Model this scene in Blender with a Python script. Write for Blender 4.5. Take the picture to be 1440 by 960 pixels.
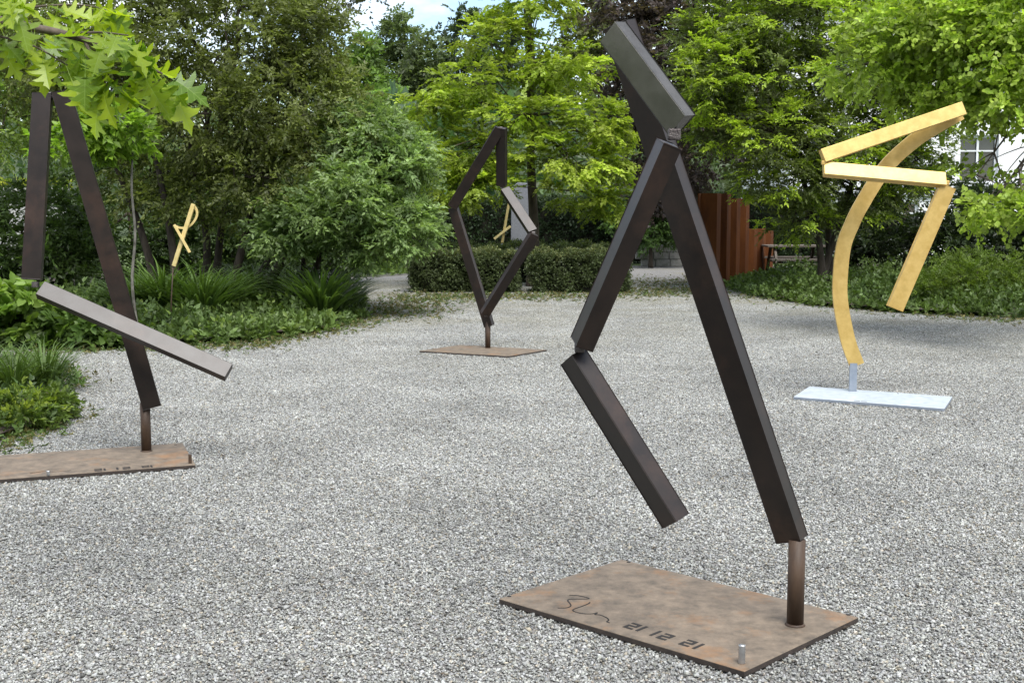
import bpy, bmesh, math, random
import numpy as np
from mathutils import Vector, Matrix

for o in list(bpy.data.objects):
    bpy.data.objects.remove(o)
sc = bpy.context.scene
rad = math.radians

# ------------------------------------------------------------------ camera
FPX, HORIZON, EYE = 1750.0, 292.0, 1.55
PITCH = math.atan((480 - HORIZON) / FPX)
cam_d = bpy.data.cameras.new('camera')
cam_d.sensor_width = 36.0
cam_d.lens = 36.0 * FPX / 1440.0
cam_d.clip_end = 2000
cam_d.clip_start = 0.05
cam = bpy.data.objects.new('camera', cam_d)
sc.collection.objects.link(cam)
cam.location = (0, 0, EYE)
cam.rotation_euler = (math.pi / 2 - PITCH, 0, 0)
sc.camera = cam

# ------------------------------------------------------------------ light
SUN_DIR = Vector((0.17, -0.52, 0.84)).normalized()      # towards the sun
elev = math.asin(SUN_DIR.z)
azim = math.atan2(SUN_DIR.x, SUN_DIR.y)
world = bpy.data.worlds.new('World')
sc.world = world
world.use_nodes = True
wn, wl = world.node_tree.nodes, world.node_tree.links
wn.clear()
w_out = wn.new('ShaderNodeOutputWorld')
w_bg = wn.new('ShaderNodeBackground')
w_sky = wn.new('ShaderNodeTexSky')
w_sky.sky_type = 'NISHITA'
w_sky.sun_disc = False
w_sky.sun_elevation = elev
w_sky.sun_rotation = azim
w_sky.air_density = 1.0
w_sky.dust_density = 0.5
w_tc = wn.new('ShaderNodeTexCoord')
w_map = wn.new('ShaderNodeMapping')
w_map.inputs['Scale'].default_value = (1, 1, 2.2)
w_map.inputs['Location'].default_value = (1.33, 2.63, 1.49)
w_noise = wn.new('ShaderNodeTexNoise')
w_noise.inputs['Scale'].default_value = 3.2
w_noise.inputs['Detail'].default_value = 7
w_noise.inputs['Roughness'].default_value = 0.58
w_ramp = wn.new('ShaderNodeValToRGB')
w_ramp.color_ramp.elements[0].position = 0.42
w_ramp.color_ramp.elements[1].position = 0.58
w_mix = wn.new('ShaderNodeMixRGB')
w_mix.inputs['Color2'].default_value = (8.2, 8.3, 8.6, 1)
wl.new(w_tc.outputs['Generated'], w_map.inputs['Vector'])
wl.new(w_map.outputs['Vector'], w_noise.inputs['Vector'])
wl.new(w_noise.outputs['Fac'], w_ramp.inputs['Fac'])
wl.new(w_ramp.outputs['Color'], w_mix.inputs['Fac'])
wl.new(w_sky.outputs['Color'], w_mix.inputs['Color1'])
wl.new(w_mix.outputs['Color'], w_bg.inputs['Color'])
w_bg.inputs['Strength'].default_value = 0.10
wl.new(w_bg.outputs['Background'], w_out.inputs['Surface'])

sun_d = bpy.data.lights.new('sun', 'SUN')
sun_d.energy = 2.4
sun_d.angle = rad(32)
sun_d.color = (1.0, 0.97, 0.93)
sun = bpy.data.objects.new('sun', sun_d)
sc.collection.objects.link(sun)
sun.location = (8, 4, 15)
sun.rotation_euler = SUN_DIR.to_track_quat('Z', 'Y').to_euler()

sc.view_settings.view_transform = 'Standard'
sc.view_settings.look = 'None'
sc.view_settings.gamma = 1.0
sc.view_settings.use_curve_mapping = False
sc.view_settings.exposure = 1.1
sc.render.engine = 'CYCLES'
cy = sc.cycles
cy.use_denoising = True
cy.max_bounces = 6
cy.diffuse_bounces = 3
cy.glossy_bounces = 3
cy.transmission_bounces = 4
cy.transparent_max_bounces = 4
cy.caustics_reflective = False
cy.caustics_refractive = False

# ------------------------------------------------------------------ pixel -> place helpers
_F = Vector((0, math.cos(PITCH), -math.sin(PITCH)))
_U = Vector((0, math.sin(PITCH), math.cos(PITCH)))
_R = Vector((1, 0, 0))
_C = Vector((0, 0, EYE))
def _ray(u, v):
    return _F + _R * ((u - 720) / FPX) + _U * ((480 - v) / FPX)
def W(u, v, Y):                       # point on the pixel's ray at distance Y ahead
    r = _ray(u, v)
    return _C + r * (Y / r.y)
def G(u, v, z=0.0):                   # point where the pixel's ray meets height z
    r = _ray(u, v)
    return _C + r * ((z - EYE) / r.z)

# ------------------------------------------------------------------ object helpers
COL = sc.collection.objects
def link(o, parent=None):
    COL.link(o)
    if parent is not None:
        o.parent = parent
        o.matrix_parent_inverse = Matrix.Translation(-Vector(parent.location)) if parent.type == 'EMPTY' and parent.rotation_euler[2] == 0 else parent.matrix_basis.inverted()
    return o
def tag(o, label=None, cat=None, group=None, kind=None):
    if label: o['label'] = label
    if cat: o['category'] = cat
    if group: o['group'] = group
    if kind: o['kind'] = kind
    return o
def thing(name, loc, label, cat, group=None):
    o = bpy.data.objects.new(name, None)
    o.empty_display_size = 0.2
    COL.link(o)
    o.location = loc
    return tag(o, label, cat, group)
def mesh_obj(name, me, mat, parent=None):
    o = bpy.data.objects.new(name, me)
    if mat: me.materials.append(mat)
    return link(o, parent)
def pymesh(name, verts, faces, mat, parent=None, smooth=False):
    me = bpy.data.meshes.new(name)
    me.from_pydata([tuple(v) for v in verts], [], faces)
    me.update()
    if smooth:
        me.polygons.foreach_set('use_smooth', [True] * len(me.polygons))
    return mesh_obj(name, me, mat, parent)
def bm_obj(name, bm, mat, parent=None, smooth=False):
    me = bpy.data.meshes.new(name)
    bm.normal_update()
    bm.to_mesh(me)
    bm.free()
    if smooth:
        me.polygons.foreach_set('use_smooth', [True] * len(me.polygons))
    return mesh_obj(name, me, mat, parent)
def np_mesh(name, verts, tris, mat, parent=None, cols=None, smooth=False):
    me = bpy.data.meshes.new(name)
    nv, nt = len(verts), len(tris)
    me.vertices.add(nv)
    me.vertices.foreach_set('co', np.ascontiguousarray(verts, np.float32).ravel())
    me.loops.add(nt * 3)
    me.loops.foreach_set('vertex_index', np.ascontiguousarray(tris, np.int32).ravel())
    me.polygons.add(nt)
    me.polygons.foreach_set('loop_start', np.arange(0, nt * 3, 3, dtype=np.int32))
    me.polygons.foreach_set('loop_total', np.full(nt, 3, np.int32))
    if smooth:
        me.polygons.foreach_set('use_smooth', np.ones(nt, bool))
    if cols is not None:
        at = me.attributes.new('Col', 'FLOAT_COLOR', 'POINT')
        c4 = np.ones((nv, 4), np.float32)
        c4[:, :3] = cols
        at.data.foreach_set('color', c4.ravel())
    me.update()
    return mesh_obj(name, me, mat, parent)

# ------------------------------------------------------------------ materials
def new_mat(name):
    m = bpy.data.materials.new(name)
    m.use_nodes = True
    n, l = m.node_tree.nodes, m.node_tree.links
    return m, n, l, n['Principled BSDF']
def noise_mat(name, c1, c2, scale=8, rough=(0.7, 0.9), bump=0.2, bscale=60, metal=0.0, spec=0.5, stretch=(1, 1, 1), c3=None, c3scale=2.0, c3lo=0.55, c3hi=0.7, bdist=0.01, lo=0.35, hi=0.65):
    m, n, l, p = new_mat(name)
    tc = n.new('ShaderNodeTexCoord')
    mp = n.new('ShaderNodeMapping')
    mp.inputs['Scale'].default_value = stretch
    l.new(tc.outputs['Object'], mp.inputs['Vector'])
    a = n.new('ShaderNodeTexNoise')
    a.inputs['Scale'].default_value = scale
    a.inputs['Detail'].default_value = 8
    a.inputs['Roughness'].default_value = 0.65
    l.new(mp.outputs['Vector'], a.inputs['Vector'])
    r = n.new('ShaderNodeValToRGB')
    r.color_ramp.elements[0].position = lo
    r.color_ramp.elements[1].position = hi
    r.color_ramp.elements[0].color = (*c1, 1)
    r.color_ramp.elements[1].color = (*c2, 1)
    l.new(a.outputs['Fac'], r.inputs['Fac'])
    out = r.outputs['Color']
    if c3 is not None:
        b = n.new('ShaderNodeTexNoise')
        b.inputs['Scale'].default_value = c3scale
        b.inputs['Detail'].default_value = 10
        b.inputs['Roughness'].default_value = 0.72
        l.new(mp.outputs['Vector'], b.inputs['Vector'])
        rr = n.new('ShaderNodeValToRGB')
        rr.color_ramp.elements[0].position = c3lo
        rr.color_ramp.elements[1].position = c3hi
        l.new(b.outputs['Fac'], rr.inputs['Fac'])
        mx = n.new('ShaderNodeMixRGB')
        l.new(rr.outputs['Color'], mx.inputs['Fac'])
        l.new(out, mx.inputs['Color1'])
        mx.inputs['Color2'].default_value = (*c3, 1)
        out = mx.outputs['Color']
    l.new(out, p.inputs['Base Color'])
    mr = n.new('ShaderNodeMapRange')
    mr.inputs['To Min'].default_value = rough[0]
    mr.inputs['To Max'].default_value = rough[1]
    l.new(a.outputs['Fac'], mr.inputs['Value'])
    l.new(mr.outputs['Result'], p.inputs['Roughness'])
    p.inputs['Metallic'].default_value = metal
    p.inputs['Specular IOR Level'].default_value = spec
    if bump:
        c = n.new('ShaderNodeTexNoise')
        c.inputs['Scale'].default_value = bscale
        c.inputs['Detail'].default_value = 5
        l.new(mp.outputs['Vector'], c.inputs['Vector'])
        bp = n.new('ShaderNodeBump')
        bp.inputs['Strength'].default_value = bump
        bp.inputs['Distance'].default_value = bdist
        l.new(c.outputs['Fac'], bp.inputs['Height'])
        l.new(bp.outputs['Normal'], p.inputs['Normal'])
    return m
def leaf_mat(name, transl=0.45, rough=0.45, spec=0.4):
    m, n, l, p = new_mat(name)
    at = n.new('ShaderNodeAttribute')
    at.attribute_name = 'Col'
    l.new(at.outputs['Color'], p.inputs['Base Color'])
    p.inputs['Roughness'].default_value = rough
    p.inputs['Specular IOR Level'].default_value = spec
    t = n.new('ShaderNodeBsdfTranslucent')
    mul = n.new('ShaderNodeMixRGB')
    mul.blend_type = 'MULTIPLY'
    mul.inputs['Fac'].default_value = 1.0
    mul.inputs['Color2'].default_value = (1.25, 1.35, 0.6, 1)
    l.new(at.outputs['Color'], mul.inputs['Color1'])
    l.new(mul.outputs['Color'], t.inputs['Color'])
    mx = n.new('ShaderNodeMixShader')
    mx.inputs['Fac'].default_value = transl
    l.new(p.outputs['BSDF'], mx.inputs[1])
    l.new(t.outputs['BSDF'], mx.inputs[2])
    l.new(mx.outputs['Shader'], n['Material Output'].inputs['Surface'])
    return m
def attr_mat(name, rough=0.85, spec=0.3):
    m, n, l, p = new_mat(name)
    at = n.new('ShaderNodeAttribute')
    at.attribute_name = 'Col'
    l.new(at.outputs['Color'], p.inputs['Base Color'])
    p.inputs['Roughness'].default_value = rough
    p.inputs['Specular IOR Level'].default_value = spec
    return m
M = {}
M['leaf'] = leaf_mat('leaf')
M['leaf_dense'] = leaf_mat('leaf_dense', 0.3, 0.5, 0.35)
M['needle'] = leaf_mat('needle', 0.25, 0.55, 0.3)
def stone_mat():
    m = attr_mat('gravel_stone', 0.9, 0.25)
    n, l = m.node_tree.nodes, m.node_tree.links
    p = n['Principled BSDF']
    at = [x for x in n if x.type == 'ATTRIBUTE'][0]
    ge = n.new('ShaderNodeNewGeometry')
    a = n.new('ShaderNodeTexNoise'); a.inputs['Scale'].default_value = 0.9; a.inputs['Detail'].default_value = 6; a.inputs['Roughness'].default_value = 0.65
    l.new(ge.outputs['Position'], a.inputs['Vector'])
    mr = n.new('ShaderNodeMapRange'); mr.inputs['From Min'].default_value = .3; mr.inputs['From Max'].default_value = .7
    mr.inputs['To Min'].default_value = .82; mr.inputs['To Max'].default_value = 1.2
    l.new(a.outputs['Fac'], mr.inputs['Value'])
    mx = n.new('ShaderNodeMixRGB'); mx.blend_type = 'MULTIPLY'; mx.inputs['Fac'].default_value = 1
    l.new(at.outputs['Color'], mx.inputs['Color1']); l.new(mr.outputs['Result'], mx.inputs['Color2'])
    # earth and moss worked in between the stones further back
    sp = n.new('ShaderNodeSeparateXYZ'); l.new(ge.outputs['Position'], sp.inputs[0])
    my = n.new('ShaderNodeMapRange'); my.interpolation_type = 'SMOOTHSTEP'; my.inputs['From Min'].default_value = 9; my.inputs['From Max'].default_value = 21
    l.new(sp.outputs['Y'], my.inputs['Value'])
    b = n.new('ShaderNodeTexNoise'); b.inputs['Scale'].default_value = 0.55; b.inputs['Detail'].default_value = 8; b.inputs['Roughness'].default_value = .7
    l.new(ge.outputs['Position'], b.inputs['Vector'])
    rb = n.new('ShaderNodeMapRange'); rb.inputs['From Min'].default_value = .42; rb.inputs['From Max'].default_value = .64
    l.new(b.outputs['Fac'], rb.inputs['Value'])
    ml = n.new('ShaderNodeMath'); ml.operation = 'MULTIPLY'; l.new(my.outputs['Result'], ml.inputs[0]); l.new(rb.outputs['Result'], ml.inputs[1])
    m2 = n.new('ShaderNodeMath'); m2.operation = 'MULTIPLY'; m2.inputs[1].default_value = .5; l.new(ml.outputs[0], m2.inputs[0])
    mo = n.new('ShaderNodeMixRGB'); l.new(m2.outputs[0], mo.inputs['Fac']); l.new(mx.outputs['Color'], mo.inputs['Color1']); mo.inputs['Color2'].default_value = (.20, .185, .115, 1)
    l.new(mo.outputs['Color'], p.inputs['Base Color'])
    return m
M['stone'] = stone_mat()
M['steel'] = noise_mat('dark_patinated_steel', (0.009, 0.0055, 0.004), (0.019, 0.0115, 0.008), 9, (0.33, 0.44), 0.12, 120, 0.0, 0.5, (1, 1, 1), (0.050, 0.026, 0.017), 3.0, 0.52, 0.78, 0.002)
M['bare_steel'] = noise_mat('burnished_steel', (0.10, 0.098, 0.09), (0.155, 0.15, 0.14), 7, (0.16, 0.30), 0.10, 120, 0.9, 0.5, (1, 1, 1), (0.085, 0.072, 0.062), 5.0, 0.5, 0.75, 0.002)
M['weld'] = noise_mat('weld_steel', (0.06, 0.05, 0.05), (0.22, 0.20, 0.19), 40, (0.25, 0.5), 0.4, 200, 0.6, 0.5)
M['rust_plate'] = noise_mat('rusted_base_plate', (0.095, 0.078, 0.060), (0.235, 0.185, 0.135), 16, (0.6, 0.85), 0.35, 220, 0.0, 0.35, (1, 1, 1), (0.26, 0.140, 0.065), 3.6, 0.53, 0.72, 0.002, 0.3, 0.7)
M['plate_edge'] = noise_mat('dark_plate_edge', (0.025, 0.02, 0.017), (0.05, 0.037, 0.03), 20, (0.6, 0.8), 0.2, 150)
M['rust_post'] = noise_mat('rusted_post', (0.040, 0.024, 0.015), (0.075, 0.046, 0.028), 22, (0.45, 0.7), 0.15, 150, 0.0, 0.4, (1, 1, .3))
M['gold'] = noise_mat('gilded_metal', (0.58, 0.39, 0.115), (0.70, 0.50, 0.175), 14, (0.36, 0.52), 0.08, 40, 0.30, 0.5, (1, 1, 1), (0.50, 0.34, 0.10), 6, 0.52, 0.75, 0.003)
M['sunlit_gold'] = noise_mat('sunlit_gilding', (0.72, 0.56, 0.22), (0.84, 0.68, 0.32), 20, (0.36, 0.5), 0.05, 60, 0.2)  # lighter copy of the gilding, sunlight on the small bars put into its colour
M['galv'] = noise_mat('galvanised_steel', (0.42, 0.47, 0.51), (0.56, 0.61, 0.64), 16, (0.45, 0.65), 0.06, 80, 0.25, 0.5, (1, 1, 1), (0.40, 0.45, 0.49), 8, 0.55, 0.7, 0.002)
M['galv_post'] = noise_mat('galvanised_post', (0.24, 0.28, 0.34), (0.32, 0.36, 0.42), 16, (0.45, 0.65), 0.06, 80, 0.35)
M['zinc'] = noise_mat('zinc_bolt', (0.38, 0.38, 0.38), (0.5, 0.5, 0.5), 40, (0.3, 0.45), 0.1, 200, 0.8)
M['ink'] = noise_mat('cut_letter', (0.012, 0.010, 0.009), (0.02, 0.017, 0.015), 30, (0.8, 0.9), 0)
M['bark'] = noise_mat('bark', (0.055, 0.043, 0.033), (0.14, 0.115, 0.09), 14, (0.85, 0.95), 0.6, 30, 0, 0.2, (1, 1, .25))
M['bark_dark'] = noise_mat('dark_bark', (0.032, 0.026, 0.021), (0.085, 0.07, 0.055), 14, (0.85, 0.95), 0.6, 30, 0, 0.2, (1, 1, .25))
M['bark_pale'] = noise_mat('pale_bark', (0.10, 0.10, 0.08), (0.26, 0.26, 0.22), 12, (0.85, 0.95), 0.4, 30, 0, 0.2, (1, 1, .4))
M['bark_mottled'] = noise_mat('mottled_bark', (0.05, 0.048, 0.038), (0.22, 0.21, 0.18), 9, (0.85, 0.95), 0.4, 30, 0, 0.2, (1, 1, .6))
M['rust'] = noise_mat('rusted_sheet_pile', (0.095, 0.031, 0.009), (0.165, 0.056, 0.015), 3, (0.75, 0.95), 0.3, 40, 0, 0.2, (1, 1, .35), (0.05, 0.018, 0.010), 1.6, 0.5, 0.75)
M['granite'] = noise_mat('grey_granite', (0.17, 0.18, 0.20), (0.25, 0.26, 0.28), 30, (0.6, 0.8), 0.15, 80)
M['concrete'] = noise_mat('pale_concrete', (0.33, 0.33, 0.32), (0.48, 0.48, 0.46), 5, (0.8, 0.95), 0.2, 60)
M['block'] = noise_mat('weathered_wall_block', (0.20, 0.20, 0.18), (0.34, 0.33, 0.30), 7, (0.8, 0.95), 0.4, 40, c3=(0.09, 0.11, 0.05), c3scale=3)
M['plaster'] = noise_mat('white_plaster', (0.74, 0.75, 0.77), (0.82, 0.83, 0.84), 3, (0.85, 0.95), 0.1, 60)
M['frame'] = noise_mat('window_frame_paint', (0.62, 0.64, 0.66), (0.7, 0.72, 0.74), 6, (0.5, 0.6), 0)
M['glass'] = noise_mat('window_glass', (0.02, 0.025, 0.03), (0.03, 0.035, 0.04), 3, (0.04, 0.08), 0, spec=0.8)
M['wood'] = noise_mat('weathered_wood', (0.09, 0.075, 0.06), (0.20, 0.17, 0.14), 9, (0.75, 0.9), 0.3, 60, stretch=(.2, 1, 1))
M['soil'] = noise_mat('bed_soil', (0.03, 0.024, 0.017), (0.075, 0.058, 0.04), 6, (0.9, 1), 0.8, 20, bdist=0.05)
M['grass_ground'] = noise_mat('grass_ground', (0.05, 0.085, 0.02), (0.11, 0.15, 0.035), 2.5, (0.9, 1), 0.8, 30, bdist=0.05)
M['forest_floor'] = noise_mat('forest_floor', (0.03, 0.05, 0.018), (0.06, 0.085, 0.03), 0.3, (0.9, 1), 0.8, 2, bdist=0.3)
M['grey_trim'] = noise_mat('grey_trim', (0.48, 0.50, 0.54), (0.56, 0.58, 0.62), 4, (0.7, 0.85), 0)
M['tile'] = noise_mat('roof_tile', (0.10, 0.06, 0.045), (0.17, 0.10, 0.07), 5, (0.8, 0.95), 0.5, 20)

# gravel sheet: packed grit between the stones, mossier towards the beds and hedge
def gravel_sheet_mat():
    m, n, l, p = new_mat('gravel_bed')
    tc = n.new('ShaderNodeTexCoord')
    v = n.new('ShaderNodeTexVoronoi'); v.inputs['Scale'].default_value = 75
    l.new(tc.outputs['Object'], v.inputs['Vector'])
    r = n.new('ShaderNodeValToRGB')
    r.color_ramp.elements[0].color = (0.10, 0.097, 0.092, 1)
    r.color_ramp.elements[1].color = (0.30, 0.29, 0.275, 1)
    l.new(v.outputs['Color'], r.inputs['Fac'])
    mo = n.new('ShaderNodeTexNoise'); mo.inputs['Scale'].default_value = 0.55; mo.inputs['Detail'].default_value = 8; mo.inputs['Roughness'].default_value = 0.7
    l.new(tc.outputs['Object'], mo.inputs['Vector'])
    mr = n.new('ShaderNodeValToRGB')
    mr.color_ramp.elements[0].position = 0.52; mr.color_ramp.elements[1].position = 0.72
    l.new(mo.outputs['Fac'], mr.inputs['Fac'])
    mx = n.new('ShaderNodeMixRGB')
    l.new(mr.outputs['Color'], mx.inputs['Fac'])
    l.new(r.outputs['Color'], mx.inputs['Color1'])
    mx.inputs['Color2'].default_value = (0.19, 0.17, 0.09, 1)
    l.new(mx.outputs['Color'], p.inputs['Base Color'])
    p.inputs['Roughness'].default_value = 0.95
    b = n.new('ShaderNodeBump'); b.inputs['Strength'].default_value = 0.8; b.inputs['Distance'].default_value = 0.01
    l.new(v.outputs['Distance'], b.inputs['Height'])
    l.new(b.outputs['Normal'], p.inputs['Normal'])
    return m
M['gravel'] = gravel_sheet_mat()

# ------------------------------------------------------------------ geometry helpers
def box_bm(c, sx, sy, sz, ax=None, bevel=0.0):
    """box of size sx,sy,sz about c; ax = 3 unit vectors"""
    bm = bmesh.new()
    bmesh.ops.create_cube(bm, size=1.0)
    ax = ax or (Vector((1, 0, 0)), Vector((0, 1, 0)), Vector((0, 0, 1)))
    for v in bm.verts:
        v.co = Vector(c) + ax[0] * v.co.x * sx + ax[1] * v.co.y * sy + ax[2] * v.co.z * sz
    if bevel:
        bmesh.ops.bevel(bm, geom=list(bm.edges), offset=bevel, segments=2, affect='EDGES', profile=0.6)
    bmesh.ops.recalc_face_normals(bm, faces=bm.faces)
    return bm
def box(name, c, s, mat, parent=None, ax=None, bevel=0.0):
    return bm_obj(name, box_bm(c, s[0], s[1], s[2], ax, bevel), mat, parent)
def beam(p0, p1, n, mat, parent, w=0.10, h=0.06, name='beam', bevel=0.0025):
    p0, p1, n = Vector(p0), Vector(p1), Vector(n)
    a = (p1 - p0).normalized()
    s2 = (n - a * n.dot(a)).normalized()
    s1 = s2.cross(a)
    return box(name, (p0 + p1) / 2, ((p1 - p0).length, w, h), mat, parent, (a, s1, s2), bevel)
def catmull(pts, k=6):
    P = [np.array(p, float) for p in pts]
    P = [2 * P[0] - P[1]] + P + [2 * P[-1] - P[-2]]
    out = []
    for i in range(1, len(P) - 2):
        for t in np.linspace(0, 1, k, endpoint=False):
            a, b, c, d = P[i - 1], P[i], P[i + 1], P[i + 2]
            out.append(0.5 * ((2 * b) + (c - a) * t + (2 * a - 5 * b + 4 * c - d) * t * t + (3 * b - a - 3 * c + d) * t ** 3))
    out.append(P[-2])
    return [Vector(p) for p in out]
def tube_arrays(pts, rads, seg=7):
    pts = [Vector(p) for p in pts]
    vs, fs = [], []
    up = Vector((0.123, 0.95, 0.27)).normalized()
    for i, p in enumerate(pts):
        d = (pts[min(i + 1, len(pts) - 1)] - pts[max(i - 1, 0)])
        d = d.normalized() if d.length > 1e-9 else Vector((0, 0, 1))
        x = up.cross(d)
        if x.length < 1e-3: x = Vector((1, 0, 0)).cross(d)
        x.normalize(); y = d.cross(x)
        for k in range(seg):
            a = 2 * math.pi * k / seg
            vs.append(p + (x * math.cos(a) + y * math.sin(a)) * rads[i])
    for i in range(len(pts) - 1):
        for k in range(seg):
            a, b = i * seg + k, i * seg + (k + 1) % seg
            fs.append((a, b, b + seg, a + seg))
    fs.append(tuple(range(seg))[::-1])
    fs.append(tuple(range((len(pts) - 1) * seg, len(pts) * seg)))
    return vs, fs
def tube(name, pts, rads, mat, parent=None, seg=8):
    vs, fs = tube_arrays(pts, rads, seg)
    return pymesh(name, vs, fs, mat, parent, True)
def tubes(name, lst, mat, parent=None, seg=5):
    V, Fc = [], []
    for pts, rads in lst:
        vs, fs = tube_arrays(pts, rads, seg)
        o = len(V)
        V += vs
        Fc += [tuple(i + o for i in f) for f in fs]
    return pymesh(name, V, Fc, mat, parent, True)
def ribbon(name, pts, n, w, h, mat, parent):
    """rectangular bar swept along pts, wide side facing n"""
    n = Vector(n).normalized()
    V, Fc = [], []
    for i, p in enumerate(pts):
        d = (pts[min(i + 1, len(pts) - 1)] - pts[max(i - 1, 0)]).normalized()
        nn = (n - d * n.dot(d)).normalized()
        s = nn.cross(d)
        for (a, b) in ((-1, 1), (1, 1), (1, -1), (-1, -1)):
            V.append(p + s * a * w / 2 + nn * b * h / 2)
    for i in range(len(pts) - 1):
        for k in range(4):
            a, b = i * 4 + k, i * 4 + (k + 1) % 4
            Fc.append((a, b, b + 4, a + 4))
    Fc.append((3, 2, 1, 0)); m = (len(pts) - 1) * 4
    Fc.append((m, m + 1, m + 2, m + 3))
    return pymesh(name, V, Fc, mat, parent)
def unit(a):
    return a / np.maximum(np.linalg.norm(a, axis=-1, keepdims=True), 1e-9)
def rsph(rng, n):
    return unit(rng.normal(size=(n, 3)))

# leaf outlines: (x across, y along) with fold; tris
LEAF4 = (np.array([[0, 0, 0], [-.5, .45, .10], [0, 1, -.06], [.5, .45, .10]], np.float32),
         np.array([[0, 2, 1], [0, 3, 2]], np.int32))
LEAF6 = (np.array([[0, 0, 0], [-.48, .28, .08], [-.40, .72, .06], [0, 1, -.08], [.40, .72, .06], [.48, .28, .08]], np.float32),
         np.array([[0, 3, 2], [0, 2, 1], [0, 5, 4], [0, 4, 3]], np.int32))
STAR = (np.array([[0, 0, 0], [-.62, .30, -.05], [-.14, .38, .05], [-.40, .86, -.04], [0, .45, .08], [0, 1.08, -.10], [.40, .86, -.04], [.14, .38, .05], [.62, .30, -.05]], np.float32),
        np.array([[0, 2, 1], [0, 4, 3], [0, 5, 2 + 2], [0, 6, 4], [0, 8, 7], [2, 4, 3]], np.int32))
def leaves(pos, direc, nrm, length, width, cols, shape=LEAF4):
    tv, tt = shape
    N, k = len(pos), len(tv)
    d = unit(direc)
    n = unit(nrm - d * (nrm * d).sum(1, keepdims=True))
    s = np.cross(d, n)
    L = length[:, None, None]
    Wd = width[:, None, None]
    v = pos[:, None, :] + s[:, None, :] * tv[None, :, 0:1] * Wd + d[:, None, :] * tv[None, :, 1:2] * L + n[:, None, :] * tv[None, :, 2:3] * L
    t = tt[None] + (np.arange(N) * k)[:, None, None]
    c = np.repeat(cols, k, axis=0)
    return v.reshape(-1, 3), t.reshape(-1, 3), c
def sprays(rng, org, axis, length, nleaf, leaf_l, leaf_w, cols, up=0.7, shape=LEAF4, splay=0.9, jit=0.25, cjit=0.18, tipcol=None, tipn=0.3):
    """twig sprays: leaves set left and right along short twigs"""
    S = len(org)
    axis = unit(axis)
    nn = rng.normal(size=(S, 3)) * (1 - up) + np.array([0, 0, up])
    nn = unit(nn - axis * (nn * axis).sum(1, keepdims=True))
    side = np.cross(axis, nn)
    t = (np.arange(nleaf) + 0.5) / nleaf
    sg = np.where(np.arange(nleaf) % 2 == 0, 1.0, -1.0)
    tt = t[None, :, None] + rng.uniform(-.5, .5, (S, nleaf, 1)) / nleaf
    L = length[:, None, None]
    sag = np.zeros((S, nleaf, 3)); sag[..., 2] = -(tt[..., 0] ** 2) * length[:, None] * 0.18
    pos = org[:, None, :] + axis[:, None, :] * L * tt + sag
    sp = splay * (1 - 0.55 * tt)
    d = axis[:, None, :] * np.cos(sp) + side[:, None, :] * (sg[None, :, None] * np.sin(sp)) + rng.normal(size=(S, nleaf, 3)) * jit
    d[..., 2] -= 0.12
    n = nn[:, None, :] + rng.normal(size=(S, nleaf, 3)) * jit * 1.6
    ll = leaf_l * rng.uniform(.7, 1.25, (S, nleaf))
    lw = ll * (leaf_w / leaf_l) * rng.uniform(.85, 1.15, (S, nleaf))
    c = np.repeat(cols[:, None, :], nleaf, 1) * (1 + rng.normal(size=(S, nleaf, 1)) * cjit)
    if tipcol is not None:
        w = np.clip((tt - (1 - tipn)) / tipn, 0, 1) * tipcol[1][:, None, None]
        c = c * (1 - w) + np.array(tipcol[0])[None, None, :] * w * (1 + rng.normal(size=(S, nleaf, 1)) * .12)
    c = np.clip(c, 0.004, 0.9)
    return leaves(pos.reshape(-1, 3), d.reshape(-1, 3), n.reshape(-1, 3), ll.ravel(), lw.ravel(), c.reshape(-1, 3), shape)
def cat_meshes(parts):
    V, T, Cc, o = [], [], [], 0
    for v, t, c in parts:
        V.append(v); T.append(t + o); Cc.append(c); o += len(v)
    return np.concatenate(V), np.concatenate(T), np.concatenate(Cc)
def blob(u, v, Y, du, dv, dep):
    """ellipsoid seen at pixel u,v, du x dv pixels half-size, at distance Y, half-depth dep m"""
    c = W(u, v, Y)
    return (np.array(c), np.array([du * Y / FPX, dep, dv * Y / FPX]))
def crown_clumps(rng, blobs, n, shell=0.5, front=0.62):
    wts = np.array([(r[0] * r[2] + r[1] * r[2] + r[0] * r[1]) for c, r in blobs])
    k = rng.choice(len(blobs), n, p=wts / wts.sum())
    d = rsph(rng, n)
    fl = (rng.random(n) < (front - .5) * 2) & (d[:, 1] > 0)
    d[fl, 1] *= -1
    rr = 1 - shell * rng.random(n) ** 1.4
    C_ = np.array([b[0] for b in blobs])[k]
    R_ = np.array([b[1] for b in blobs])[k]
    pos = C_ + d * R_ * rr[:, None]
    out = unit(d / R_)
    return pos, out, k
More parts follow.
